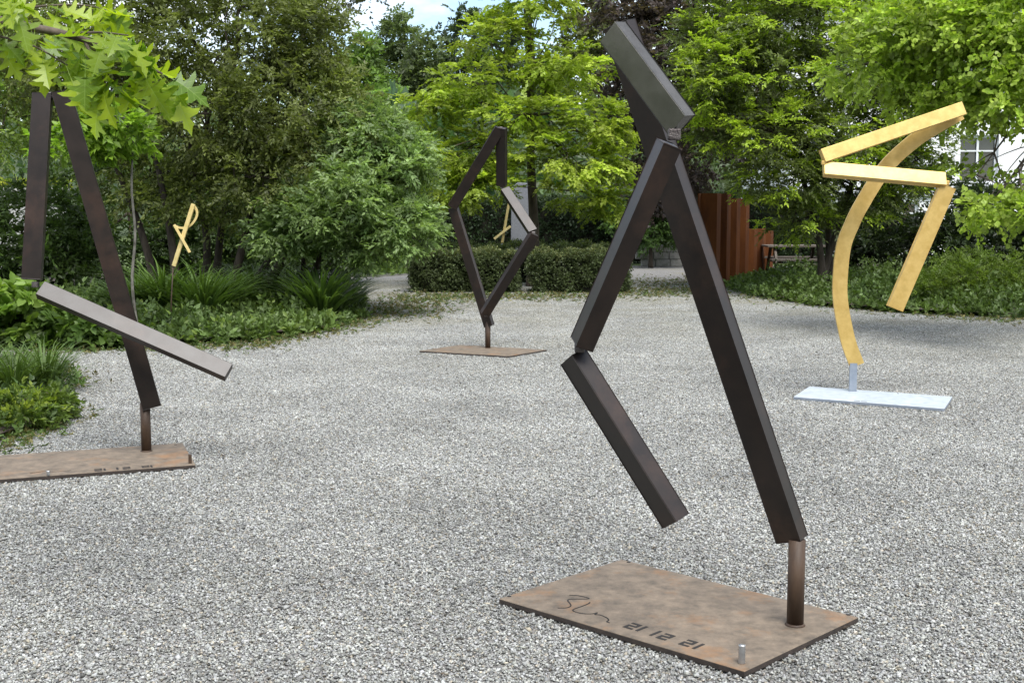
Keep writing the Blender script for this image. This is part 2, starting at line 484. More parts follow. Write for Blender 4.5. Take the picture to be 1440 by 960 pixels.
def make_crown(name, parent, rng, blobs, n, cl_r, n_spray, n_leaf, leaf_l, leaf_w, col, col2, mat='leaf', flat=0.5, up=0.6, droop=0.0, shape=LEAF4, tip=None, tip_p=0.5, shell=0.5, front=0.62, cvar=0.22, zmin=0.05, spray_l=0.8, jit=0.25):
    pos, out, k = crown_clumps(rng, blobs, n, shell, front)
    keep = pos[:, 2] > zmin
    pos, out = pos[keep], out[keep]
    n = len(pos)
    mixv = rng.random((n, 1))
    ccol = (np.array(col) * (1 - mixv) + np.array(col2) * mixv) * np.exp(rng.normal(size=(n, 1)) * cvar)
    org = np.repeat(pos, n_spray, 0)
    o2 = np.repeat(out, n_spray, 0)
    S = len(org)
    dirs = rsph(rng, S)
    dirs[:, 2] *= (1 - flat)
    dirs = unit(dirs) + o2 * np.array([.75, .75, .55])
    dirs[:, 2] -= droop
    dirs = unit(dirs)
    org = org + rsph(rng, S) * cl_r * rng.uniform(0, .65, (S, 1)) * np.array([1, 1, 1 - flat * .7])
    ln = cl_r * spray_l * rng.uniform(.6, 1.2, S)
    org[:, 2] = np.maximum(org[:, 2], zmin)
    sc_ = np.repeat(ccol, n_spray, 0) * (1 + rng.normal(size=(S, 1)) * .12)
    tc = None
    if tip is not None:
        tp = np.repeat((rng.random(n) < tip_p).astype(float), n_spray) * rng.uniform(.4, 1, S) * np.clip(o2[:, 2] * .8 + .75, .1, 1)
        tc = (tip, tp)
    v, t, c = sprays(rng, org, dirs, ln, n_leaf, leaf_l, leaf_w, sc_, up, shape, .9, jit, .16, tc, 0.6)
    v[:, 2] = np.maximum(v[:, 2], zmin * .5)
    o = np_mesh(name, v, t, M[mat], parent, c)
    return o, pos
def limbs_to(parent, rng, base, blobs, pos, r0, mat, name='limb', sub=7, wob=0.12):
    """one limb per blob, with side branches reaching to some of that crown's clumps"""
    base = np.array(base)
    for c, r in blobs:
        d = c - base
        L = np.linalg.norm(d)
        pts = [base, base + d * .33 + rng.normal(size=3) * wob * L * .3 + np.array([0, 0, .06 * L]), base + d * .66 + rng.normal(size=3) * wob * L * .35 + np.array([0, 0, .05 * L]), c + d / L * r.min() * .3]
        cp = catmull(pts, 5)
        lst = [(cp, [r0 * (1 - .8 * i / (len(cp) - 1)) for i in range(len(cp))])]
        near = pos[np.argsort(np.linalg.norm((pos - c) / r, axis=1) + rng.random(len(pos)) * .6)[:max(40, sub * 4)]]
        for q in near[rng.choice(len(near), min(sub, len(near)), replace=False)]:
            i = int(rng.integers(len(cp) // 3, len(cp)))
            a = np.array(cp[i]); dd = q - a
            m = a + dd * .5 + rng.normal(size=3) * .10 * np.linalg.norm(dd) + np.array([0, 0, .07 * np.linalg.norm(dd)])
            sp = catmull([a, m, q], 4)
            rb = r0 * .38
            lst.append((sp, [rb * (1 - .82 * j / (len(sp) - 1)) for j in range(len(sp))]))
        tubes(name, lst, M[mat], parent, 5)
def trunk(parent, pts, r0, r1, mat, name='trunk', seg=10):
    cp = catmull(pts, 6)
    n = len(cp) - 1
    return tube(name, cp, [(r0 + (r1 - r0) * i / n) * (1 + .45 * max(0, 1 - i / 3.5)) for i in range(n + 1)], M[mat], parent, seg)

# ================================================================== THE SETTING
def sheet(name, poly, z, mat, label=None, kind='structure'):
    o = pymesh(name, [(x, y, z) for x, y in poly], [tuple(range(len(poly)))], M[mat])
    return tag(o, label, None, None, kind)
sheet('ground', [(-600, -60), (600, -60), (600, 900), (-600, 900)], -0.03, 'grass_ground', 'wide green ground running out beyond the garden')
sheet('gravel_yard', [(-16, -6), (16, -6), (16, 33.5), (-16, 33.5)], 0.0, 'gravel', 'pale grey gravel yard the sculptures stand on')

def inside(poly, x, y):
    c = np.zeros(len(x), bool)
    n = len(poly)
    for i in range(n):
        x1, y1 = poly[i]; x2, y2 = poly[(i + 1) % n]
        cond = ((y1 > y) != (y2 > y)) & (x < (x2 - x1) * (y - y1) / (y2 - y1 + 1e-12) + x1)
        c ^= cond
    return c
def edge_dist(poly, x, y):
    d = np.full(len(x), 1e9)
    n = len(poly)
    for i in range(n):
        a = np.array(poly[i]); b = np.array(poly[(i + 1) % n])
        ab = b - a
        t = np.clip(((x - a[0]) * ab[0] + (y - a[1]) * ab[1]) / (ab @ ab), 0, 1)
        d = np.minimum(d, np.hypot(x - a[0] - ab[0] * t, y - a[1] - ab[1] * t))
    return d
def bed(name, poly, rise, label):
    """raised soil mound over the polygon"""
    px = [p[0] for p in poly]; py = [p[1] for p in poly]
    bm = bmesh.new()
    vs = [bm.verts.new((x, y, 0.002)) for x, y in poly]
    inner = []
    cx, cyy = sum(px) / len(px), sum(py) / len(py)
    f = bm.faces.new(vs)
    r = bmesh.ops.inset_region(bm, faces=[f], thickness=0.28, depth=0.0)
    for v in f.verts: v.co.z = rise
    o = bm_obj(name, bm, M['soil'])
    return tag(o, label, None, None, 'structure')
gp = lambda u, v: tuple(G(u, v))[:2]
LBED1 = [gp(-60, 632), gp(0, 620), gp(55, 602), gp(92, 568), gp(88, 530), gp(30, 505), (-9.0, 12.0), (-9.0, 7.4)]
LBED2 = [(-9.0, 13.55), gp(25, 490), gp(110, 491), gp(200, 489), gp(340, 481), gp(450, 467), gp(496, 450), gp(500, 432), gp(478, 414), gp(440, 402), (-7.0, 28), (-14, 29), (-14, 14.2)]
RBED = [gp(1032, 408), gp(1060, 417), gp(1150, 431), gp(1260, 440), gp(1360, 445), gp(1450, 449), gp(1600, 456), (15, 15.2), (15, 33), (8, 33), (6.3, 30.2), gp(1050, 396)]
bed('planting_bed_near_left', LBED1, 0.05, 'dark soil bed in front of the left shrubs')
bed('planting_bed_far_left', LBED2, 0.07, 'dark soil bed under the left trees')
bed('planting_bed_right', RBED, 0.07, 'dark soil bed under the right trees')
sheet('lawn', [(-14, 29.2), (-3.4, 29.2), (-2.2, 30.0), (-2.0, 33), (-14, 33.2)], 0.012, 'grass_ground', 'strip of lawn beyond the path')

# ------------------------------------------------------------------ gravel stones (one tile of stones, laid out by geometry nodes)
def gravel_stones():
    rng = np.random.default_rng(3)
    T = 2.0
    n = 60000
    base = np.array([[-1, -.5, -.3], [.7, -.9, .2], [1, .5, -.3], [-.6, .9, .3], [.1, .1, 1], [-.1, -.1, -1]], float) * .55
    tri = np.array([[0, 1, 4], [1, 2, 4], [2, 3, 4], [3, 0, 4], [1, 0, 5], [2, 1, 5], [3, 2, 5], [0, 3, 5]])
    s = np.exp(rng.normal(size=n) * .33) * .0102
    s = np.clip(s, .005, .024)
    v = base[None] * rng.uniform(.6, 1.15, (n, 6, 3)) * s[:, None, None] * np.stack([rng.uniform(.9, 1.35, n), rng.uniform(.7, 1, n), rng.uniform(.5, .8, n)], 1)[:, None, :]
    # random tilt and turn
    q = rng.normal(size=(n, 3)) * np.array([.45, .45, 3])
    def rot(v, ax, a):
        c, sn = np.cos(a)[:, None], np.sin(a)[:, None]
        i, j = [(1, 2), (2, 0), (0, 1)][ax]
        w = v.copy()
        w[..., i] = v[..., i] * c - v[..., j] * sn
        w[..., j] = v[..., i] * sn + v[..., j] * c
        return w
    v = rot(rot(rot(v, 0, q[:, 0]), 1, q[:, 1]), 2, q[:, 2])
    p = np.stack([rng.uniform(-T / 2, T / 2, n), rng.uniform(-T / 2, T / 2, n), rng.uniform(.000, .008, n)], 1)
    v = (v + p[:, None, :]).reshape(-1, 3)
    t = (tri[None] + (np.arange(n) * 6)[:, None, None]).reshape(-1, 3)
    g = np.clip(rng.normal(.305, .105, n), .06, .66)
    c = np.stack([g * .985, g * rng.uniform(.985, 1.02, n), g * rng.uniform(.90, 1.0, n)], 1)
    warm = rng.random(n) < .10
    c[warm] *= np.array([1.0, .90, .78])
    o = np_mesh('gravel', v, t, M['stone'], None, np.repeat(c, 6, 0))
    tag(o, 'loose crushed grey gravel covering the yard', None, None, 'stuff')
    ng = bpy.data.node_groups.new('gravel_layout', 'GeometryNodeTree')
    ng.interface.new_socket('Geometry', in_out='INPUT', socket_type='NodeSocketGeometry')
    ng.interface.new_socket('Geometry', in_out='OUTPUT', socket_type='NodeSocketGeometry')
    N, Lk = ng.nodes, ng.links
    gi, go = N.new('NodeGroupInput'), N.new('NodeGroupOutput')
    nx, ny = 9, 13
    gr = N.new('GeometryNodeMeshGrid')
    gr.inputs['Size X'].default_value = T * (nx - 1)
    gr.inputs['Size Y'].default_value = T * (ny - 1)
    gr.inputs['Vertices X'].default_value = nx
    gr.inputs['Vertices Y'].default_value = ny
    tr = N.new('GeometryNodeTransform')
    tr.inputs['Translation'].default_value = (0.3, 2.0 + T * (ny - 1) / 2, 0.0)
    iop = N.new('GeometryNodeInstanceOnPoints')
    rv = N.new('FunctionNodeRandomValue'); rv.data_type = 'INT'
    rv.inputs[4].default_value = 0; rv.inputs[5].default_value = 3
    mul = N.new('ShaderNodeMath'); mul.operation = 'MULTIPLY'; mul.inputs[1].default_value = math.pi / 2
    cx = N.new('ShaderNodeCombineXYZ')
    Lk.new(gr.outputs['Mesh'], tr.inputs['Geometry'])
    Lk.new(tr.outputs['Geometry'], iop.inputs['Points'])
    Lk.new(gi.outputs[0], iop.inputs['Instance'])
    Lk.new(rv.outputs[2], mul.inputs[0])
    Lk.new(mul.outputs[0], cx.inputs['Z'])
    Lk.new(cx.outputs['Vector'], iop.inputs['Rotation'])
    Lk.new(iop.outputs['Instances'], go.inputs[0])
    md = o.modifiers.new('layout', 'NODES')
    md.node_group = ng
gravel_stones()

# ------------------------------------------------------------------ hill and far wood
def hill():
    nx, ny = 60, 30
    V, Fc = [], []
    for j in range(ny):
        y = 62 + j * 8.0
        for i in range(nx):
            x = -180 + i * 360 / (nx - 1)
            t = min(1, max(0, (y - 62) / 120))
            z = -0.2 + 14 * (t * t * (3 - 2 * t)) * (1 + .12 * math.sin(x * .045 + 1) + .07 * math.sin(x * .11 + y * .05)) + (x * .02 * t)
            V.append((x, y, z))
    for j in range(ny - 1):
        for i in range(nx - 1):
            a = j * nx + i
            Fc.append((a, a + 1, a + nx + 1, a + nx))
    o = pymesh('hill', V, Fc, M['forest_floor'], None, True)
    tag(o, 'wooded hillside rising behind the garden', None, None, 'structure')
    return lambda x, y: -0.2 + 14 * ((lambda t: t * t * (3 - 2 * t))(min(1, max(0, (y - 62) / 120)))) * (1 + .12 * math.sin(x * .045 + 1) + .07 * math.sin(x * .11 + y * .05)) + (x * .02 * min(1, max(0, (y - 62) / 120)))
HZ = hill()
def far_wood():
    rng = np.random.default_rng(77)
    parts = []
    n = 250
    X = rng.uniform(-75, 75, n); Y = rng.uniform(58, 150, n)
    # keep the wood low where the sky shows between the crowns
    zt = np.array([HZ(x, y) for x, y in zip(X, Y)])
    for x, y, z in zip(X, Y, zt):
        u = 720 + FPX * x / y
        lim = 130 if u < 1000 else 60
        zmax = EYE + (HORIZON - lim) / FPX * y
        h = min(rng.uniform(6, 11), max(2.0, zmax - z))
        m = 70
        d = rsph(rng, m)
        pos = np.array([x, y, z + h * .5]) + d * np.array([2.6, 2.6, h * .5]) * rng.uniform(.7, 1, (m, 1))
        cc = np.array([.085, .12, .05]) * np.exp(rng.normal() * .22) * np.array([1 + rng.normal() * .12, 1, 1 + rng.normal() * .15])
        v, t, c = sprays(rng, pos, d + rng.normal(size=(m, 3)) * .5, np.full(m, .9), 4, .55, .34, np.tile(cc, (m, 1)), .5)
        parts.append((v, t, c))
    o = np_mesh('far_wood', *cat_meshes(parts)[:2], M['leaf'], None, cat_meshes(parts)[2])
    tag(o, 'hazy green wood massed on the far hillside', None, None, 'stuff')
far_wood()
def hill_tree(i, u, vtop, vbot, Y, du, col, label, thin=1.0):
    rng = np.random.default_rng(100 + i)
    top, bot = W(u, vtop, Y), W(u, vbot, Y)
    gz = HZ(top.x, Y)
    t = thing('hill_tree', (top.x, Y, gz), label, 'tree', 'trees standing out on the hillside')
    r = du * Y / FPX
    hc = (top.z - bot.z)
    bl = [(np.array([top.x, Y, bot.z + hc * .45]), np.array([r * .85, r * .85, hc * .45])),
          (np.array([top.x + r * .15, Y, bot.z + hc * .75]), np.array([r * .55, r * .55, hc * .26])),
          (np.array([top.x - r * .4, Y, bot.z + hc * .35]), np.array([r * .6, r * .6, hc * .3])),
          (np.array([top.x + r * .5, Y, bot.z + hc * .38]), np.array([r * .5, r * .5, hc * .3]))]
    k = Y / 90
    o, pos = make_crown('crown', t, rng, bl, int(150 * thin), .95 * k, 7, 7, .30 * k, .19 * k, col, np.array(col) * .75, 'leaf', .35, .5, shell=.55, cvar=.2)
    trunk(t, [(top.x, Y, gz - .2), (top.x + .1, Y, (gz + bot.z) / 2), (top.x, Y, bot.z + hc * .6)], .22 * k, .06, 'bark')
ht = [(505, 48, 170, 84, 34, (.10, .16, .035), 'slender yellow-green tree left of the sky gap on the hill'),
      (556, 12, 150, 92, 40, (.085, .115, .045), 'tall feathery olive tree standing against the blue sky patch'),
      (596, 48, 200, 88, 40, (.075, .10, .040), 'low olive tree below the blue sky patch'),
      (648, 14, 170, 96, 46, (.045, .065, .035), 'dark grey-green tree on the hill beside the sky patch'),
      (700, 22, 180, 100, 44, (.048, .070, .036), 'dark grey-green hill tree behind the lime maple crown'),
      (830, -40, 130, 78, 36, (.115, .13, .050), 'pale olive tree between lime maple and purple beech'),
      (540, 110, 250, 70, 40, (.12, .19, .045), 'light green tree low on the hillside behind the left shrubs'),
      (610, 130, 280, 66, 44, (.085, .13, .045), 'mid green tree low on the hillside left of the lime maple'),
      (470, 75, 240, 72, 34, (.11, .15, .04), 'yellowish tree low on the hillside behind the dark left tree'),
      (770, 60, 200, 95, 40, (.07, .10, .04), 'green hill tree behind the upper right of the lime maple')]
for i, a in enumerate(ht):
    hill_tree(i, *a[:5], tuple(min(.4, 1.55 * q) for q in a[5]), a[6], .95 if i == 1 else 1.0)  # crown colours lightened, partly in place of haze over the hill

def rear_wood():
    rng = np.random.default_rng(78)
    parts = []
    n = 46
    for i in range(n):
        x = -26 + 52 * i / (n - 1) + rng.normal() * .6
        y = -9.5 - rng.uniform(0, 3.5)
        h = rng.uniform(8, 11)
        m = 130
        d = rsph(rng, m)
        pos = np.array([x, y, h * .52]) + d * np.array([2.0, 1.8, h * .52]) * rng.uniform(.75, 1, (m, 1))
        pos[:, 2] = np.maximum(pos[:, 2], .1)
        cc = np.array([.06, .095, .03]) * np.exp(rng.normal() * .2)
        parts.append(sprays(rng, pos, d + rng.normal(size=(m, 3)) * .5, np.full(m, .8), 5, .5, .34, np.tile(cc, (m, 1)), .5))
    v, t, c = cat_meshes(parts)
    tag(np_mesh('rear_wood', v, t, M['leaf'], None, c), 'mass of green trees closing the garden behind the viewpoint', None, None, 'stuff')
rear_wood()

# ------------------------------------------------------------------ white house
def house():
    Y = 42.0
    x0, x1 = 9.3, 26.0
    t = thing('white_house', ((x0 + x1) / 2, Y + 4, 0), 'white plastered house with grey trim behind the right trees', 'house')
    # wall with real openings
    wins = []
    for sx in (10.6, 13.05, 15.6, 18.2, 20.8, 23.4):
        wins.append((sx - .65, sx + .65, 2.35, 3.95))
        wins.append((sx - .65, sx + .65, 5.3, 6.9))
    for sx in (10.6, 13.05, 15.6, 18.2, 20.8, 23.4):
        wins.append((sx - .6, sx + .6, .55, 1.75))
    xs = sorted({x0, x1} | {w[0] for w in wins} | {w[1] for w in wins})
    zs = sorted({-.05, 8.2} | {w[2] for w in wins} | {w[3] for w in wins})
    bm = bmesh.new()
    for a in range(len(xs) - 1):
        for b in range(len(zs) - 1):
            cx_, cz_ = (xs[a] + xs[a + 1]) / 2, (zs[b] + zs[b + 1]) / 2
            if any(w[0] < cx_ < w[1] and w[2] < cz_ < w[3] for w in wins): continue
            bm.faces.new([bm.verts.new(p) for p in ((xs[a], Y, zs[b]), (xs[a + 1], Y, zs[b]), (xs[a + 1], Y, zs[b + 1]), (xs[a], Y, zs[b + 1]))])
    for w in wins:
        for (p, q) in (((w[0], w[2]), (w[0], w[3])), ((w[0], w[3]), (w[1], w[3])), ((w[1], w[3]), (w[1], w[2])), ((w[1], w[2]), (w[0], w[2]))):
            bm.faces.new([bm.verts.new(x) for x in ((p[0], Y, p[1]), (q[0], Y, q[1]), (q[0], Y + .25, q[1]), (p[0], Y + .25, p[1]))])
    for x in (x0, x1):
        bm.faces.new([bm.verts.new(p) for p in ((x, Y, -.05), (x, Y + 9, -.05), (x, Y + 9, 8.2), (x, Y, 8.2))])
    bm.faces.new([bm.verts.new(p) for p in ((x0, Y + 9, -.05), (x1, Y + 9, -.05), (x1, Y + 9, 8.2), (x0, Y + 9, 8.2))])
    bmesh.ops.remove_doubles(bm, verts=bm.verts, dist=1e-4)
    bm_obj('wall', bm, M['plaster'], t)
    for w in wins:
        cx_, cz_ = (w[0] + w[1]) / 2, (w[2] + w[3]) / 2
        ww, hh = w[1] - w[0], w[3] - w[2]
        wd = box('window', (cx_, Y + .22, cz_), (ww + .02, .03, hh + .02), M['glass'], t)
        bm = bmesh.new()
        for (c, s) in (((w[0] + .04, Y + .17, cz_), (.08, .06, hh)), ((w[1] - .04, Y + .17, cz_), (.08, .06, hh)), ((cx_, Y + .168, w[2] + .04), (ww - .16, .06, .08)), ((cx_, Y + .168, w[3] - .04), (ww - .16, .06, .08)), ((cx_, Y + .165, cz_), (.07, .05, hh - .16)), ((cx_, Y + .172, cz_ + hh * .18), (ww - .17, .04, .05))):
            b2 = box_bm(c, *s)
            me = bpy.data.meshes.new('tmp'); b2.to_mesh(me); b2.free(); bm.from_mesh(me); bpy.data.meshes.remove(me)
        bm_obj('window_frame', bm, M['frame'], wd)
        box('sill', (cx_, Y - .04, w[2] - .05), (ww + .24, .2, .09), M['grey_trim'], wd)
    box('string_course', ((x0 + x1) / 2, Y - .05, 2.02), (x1 - x0 + .1, .16, .16), M['grey_trim'], t)
    box('eaves_cornice', ((x0 + x1) / 2, Y - .15, 8.28), (x1 - x0 + .6, .7, .18), M['frame'], t)
    rf = pymesh('roof', [(x0 - .4, Y - .6, 8.36), (x1 + .4, Y - .6, 8.36), (x1 + .4, Y + 9.6, 8.36), (x0 - .4, Y + 9.6, 8.36), (x0 + 3.5, Y + 4.5, 11.3), (x1 - 3.5, Y + 4.5, 11.3)], [(0, 1, 5, 4), (1, 2, 5), (2, 3, 4, 5), (3, 0, 4), (3, 2, 1, 0)], M['tile'], t)
    box('chimney', (x0 + 6, Y + 4.5, 11.6), (.6, .6, 1.4), M['plaster'], rf)
house()

# ------------------------------------------------------------------ hedges
def leafy_box(name, x0, x1, y0, y1, z1, n, leaf, col, label, group=None, tops=(.1, .16, .03), core=0.12, seed=1):
    rng = np.random.default_rng(seed)
    t = thing(name, ((x0 + x1) / 2, (y0 + y1) / 2, 0), label, 'hedge', group)
    cb = box_bm(((x0 + x1) / 2, (y0 + y1) / 2, (z1 - core) / 2 + .01), x1 - x0 - 2 * core, y1 - y0 - 2 * core, z1 - core - .02)
    bm_obj('branch_core', cb, M['soil_core'], t)
    A = [(x1 - x0) * z1, (x1 - x0) * z1 * .5, (y1 - y0) * z1 * .6, (y1 - y0) * z1 * .6, (x1 - x0) * (y1 - y0)]
    k = rng.choice(5, n, p=np.array(A) / sum(A))
    a, b = rng.random(n), rng.random(n)
    p = np.zeros((n, 3)); d = np.zeros((n, 3))
    lx, ly = x1 - x0, y1 - y0
    for i, (nx, ny, nz) in enumerate(((0, -1, 0), (0, 1, 0), (-1, 0, 0), (1, 0, 0), (0, 0, 1))):
        m = k == i
        if ny: p[m] = np.stack([x0 + a[m] * lx, np.full(m.sum(), y0 if ny < 0 else y1), b[m] * z1], 1)
        elif nx: p[m] = np.stack([np.full(m.sum(), x0 if nx < 0 else x1), y0 + a[m] * ly, b[m] * z1], 1)
        else: p[m] = np.stack([x0 + a[m] * lx, y0 + b[m] * ly, np.full(m.sum(), z1)], 1)
        d[m] = (nx, ny, nz)
    # rounded, uneven faces
    wob = .05 * np.sin(p[:, 0] * 5.1 + seed) * np.sin(p[:, 2] * 6.3 + 1) + .035 * np.sin(p[:, 0] * 13 + p[:, 2] * 9) + .03 * np.sin(p[:, 1] * 11 + 2)
    low = np.clip(1 - p[:, 2] / .25, 0, 1) * .10
    p += d * (wob - low - rng.random(n) * core)[:, None]
    # round the corners
    c0 = np.array([(x0 + x1) / 2, (y0 + y1) / 2, z1 / 2]); hw = np.array([lx / 2, ly / 2, z1 / 2])
    q = np.abs((p - c0)) / hw
    corner = np.sort(q, 1)[:, 1]
    p = c0 + (p - c0) * (1 - .07 * np.clip((corner - .75) / .25, 0, 1) ** 2)[:, None]
    p[:, 2] = np.maximum(p[:, 2], .01)
    patch = (np.sin(p[:, 0] * 4 + p[:, 2] * 3 + seed) * np.sin(p[:, 0] * 9.7 - p[:, 2] * 7)) * .18
    cc = np.array(col)[None] * np.exp(rng.normal(size=(n, 1)) * .25 + patch[:, None])
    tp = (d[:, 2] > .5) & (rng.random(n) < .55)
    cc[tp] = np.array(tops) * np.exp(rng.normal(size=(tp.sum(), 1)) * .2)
    v, tr, c = sprays(rng, p, d + rng.normal(size=(n, 3)) * .65 + np.array([0, 0, .25]), np.full(n, leaf * 2.6), 6, leaf, leaf * .62, cc, .3, jit=.4)
    np_mesh('foliage', v, tr, M['leaf_dense'], t, c)
M['soil_core'] = noise_mat('twig_core', (0.012, 0.013, 0.008), (0.03, 0.028, 0.016), 25, (0.9, 1), 0.6, 40, bdist=0.03)
HX = lambda u, Y: (u - 720) / FPX * Y
HG = 'clipped box hedges round the lime maple'
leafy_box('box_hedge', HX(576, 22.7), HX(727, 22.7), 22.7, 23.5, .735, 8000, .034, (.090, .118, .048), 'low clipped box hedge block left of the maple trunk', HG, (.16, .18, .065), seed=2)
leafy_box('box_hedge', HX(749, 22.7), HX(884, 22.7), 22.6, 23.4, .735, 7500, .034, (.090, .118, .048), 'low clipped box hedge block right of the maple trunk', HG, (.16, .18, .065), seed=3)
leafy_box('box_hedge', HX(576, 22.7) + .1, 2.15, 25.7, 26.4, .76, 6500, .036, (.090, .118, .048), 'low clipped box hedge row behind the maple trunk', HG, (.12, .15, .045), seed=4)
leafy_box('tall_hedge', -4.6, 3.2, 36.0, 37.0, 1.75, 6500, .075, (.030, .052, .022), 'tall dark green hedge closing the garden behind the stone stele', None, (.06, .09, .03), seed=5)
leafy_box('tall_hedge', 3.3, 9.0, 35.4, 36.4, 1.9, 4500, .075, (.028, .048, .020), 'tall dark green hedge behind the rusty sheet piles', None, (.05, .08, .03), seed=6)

# ================================================================== SCULPTURES
def plate(parent, L, Fp, R, z0, th, mat, edge_mat):
    """rectangular base plate from three ground corners (left, front, right)"""
    L, Fp, R = Vector(L), Vector(Fp), Vector(R)
    B = L + R - Fp
    bm = bmesh.new()
    lo = [bm.verts.new((p.x, p.y, z0)) for p in (L, Fp, R, B)]
    hi = [bm.verts.new((p.x, p.y, z0 + th)) for p in (L, Fp, R, B)]
    top = bm.faces.new(hi)
    bm.faces.new(lo[::-1])
    for i in range(4):
        f = bm.faces.new((lo[i], lo[(i + 1) % 4], hi[(i + 1) % 4], hi[i]))
        f.material_index = 1
    bmesh.ops.bevel(bm, geom=[e for e in bm.edges if all(abs(v.co.z - z0 - th) < 1e-6 for v in e.verts)], offset=.0025, segments=1, affect='EDGES')
    o = bm_obj('base_plate', bm, M[mat], parent)
    o.data.materials.append(M[edge_mat])
    return o, (L, Fp, R, B)
SEG = {'1': ['r'], '2': ['t', 'ur', 'm', 'll', 'b']}
def numeral(parent, ch, o, ex, ey, z, hgt=.064, wid=.043, st=.012):
    """seven-stroke numeral lying on the plate; ex,ey unit vectors, o lower-left corner"""
    rect = {'t': (0, hgt - st, wid, hgt), 'b': (0, 0, wid, st), 'm': (0, hgt / 2 - st / 2, wid, hgt / 2 + st / 2),
            'ur': (wid - st, hgt / 2 + st / 2, wid, hgt - st), 'll': (0, st, st, hgt / 2 - st / 2), 'r': (0, 0, st, hgt)}
    V, Fc = [], []
    for s in SEG[ch]:
        a, b, c, d = rect[s]
        i = len(V)
        for zz in (z - .004, z + .0012):
            for x, y in ((a, b), (c, b), (c, d), (a, d)):
                p = Vector(o) + ex * x + ey * y
                V.append((p.x, p.y, zz))
        Fc += [(i, i + 3, i + 2, i + 1), (i + 4, i + 5, i + 6, i + 7)] + [(i + k, i + (k + 1) % 4, i + 4 + (k + 1) % 4, i + 4 + k) for k in range(4)]
    return pymesh('date_numeral', V, Fc, M['ink'], parent)
def stroke(parent, pts, z, w=.0055, name='signature'):
    pts = catmull(pts, 5)
    pts = [Vector((p.x, p.y, z)) for p in pts]
    return ribbon(name, pts, (0, 0, 1), w, .0024, M['ink'], parent)
def stud(parent, p, z, h=.06, r=.011, mat='zinc'):
    pts, rr = [], []
    k = int(h / .005)
    for i in range(k + 1):
        pts.append((p[0], p[1], z - .002 + h * i / k)); rr.append(r if i % 2 else r * .86)
    return tube('threaded_stud', pts, rr, M[mat], parent, 10)
def hole(parent, p, z, r=.010):
    return tube('bolt_hole', [(p[0], p[1], z - .004), (p[0], p[1], z + .0010)], [r, r], M['ink'], parent, 12)
def joint(parent, p, s=.035, mat='weld', ax=None):
    return box('weld_joint', p, (s, s * .8, s * .9), M[mat], parent, ax, .006)

# ---- near dark sculpture
def sculpture_near():
    z0, th = .010, .020
    zt = z0 + th
    post = G(1118, 878, zt)
    t = thing('steel_sculpture', (post.x, post.y, 0), 'large dark steel beam sculpture on the rusty plate signed and dated', 'sculpture', 'dark steel beam sculptures')
    pl, (L, Fp, R, B) = plate(t, G(702, 841, zt), G(1047, 943, zt), G(1207, 867, zt), z0, th, 'rust_plate', 'plate_edge')
    ex, ey = (Fp - L).normalized(), (R - Fp).normalized()
    ex.z = ey.z = 0
    for ch, u, v in (('2', 875, 881), ('1', 893, 886), ('1', 912.5, 892.5), ('2', 921.5, 896), ('2', 953, 905), ('1', 972.5, 911)):
        numeral(pl, ch, G(u, v, zt), ex, ey, zt)
    S = lambda l: [G(x / 6 + 780, y / 6 + 820, zt) for x, y in l]
    stroke(pl, S([(125, 98), (200, 103), (270, 118), (288, 128), (250, 131), (130, 133), (112, 147), (130, 170), (135, 190), (100, 205), (25, 207)]), zt)
    stroke(pl, S([(297, 158), (285, 170), (230, 193), (160, 218), (165, 236), (240, 254), (315, 256), (360, 246), (340, 262), (385, 266), (440, 290), (455, 310), (440, 322), (465, 332)]), zt)
    stud(pl, G(1043, 932, zt), zt, .066, .0125)
    for (u, v) in ((716, 838), (1193, 864), (884, 790)):
        hole(pl, G(u, v, zt), zt, .009)
    top = W(1113.6, 757.4, 4.52)
    tube('post', [(post.x, post.y, zt - .004), (post.x, post.y, top.z + .022)], [.031, .031], M['rust_post'], t, 20)
    tube('weld_ring', [(post.x, post.y, zt - .003), (post.x, post.y, zt + .008)], [.040, .032], M['rust_post'], t, 20)
    st = M['steel']
    beam(W(1113.6, 757.4, 4.455), W(871.3, 34.4, 4.50), (-.6, -.75, -.25), st, t)
    beam(W(862.5, 45.5, 4.38), W(958.5, 175, 4.21), (-.70, -.70, -.08), M['bare_steel'], t, .092, .058)
    beam(W(940, 202, 4.19), W(818, 483.5, 4.32), (-.90, -.22, .33), st, t)
    beam(W(806, 501.5, 4.37), W(950, 731.5, 4.22), (-.7845, -.5188, -.34), st, t)
    joint(t, W(948, 189, 4.20), .042)
    joint(t, W(815, 489, 4.32), .036)
    joint(t, W(868, 50, 4.45), .04, 'steel')
sculpture_near()

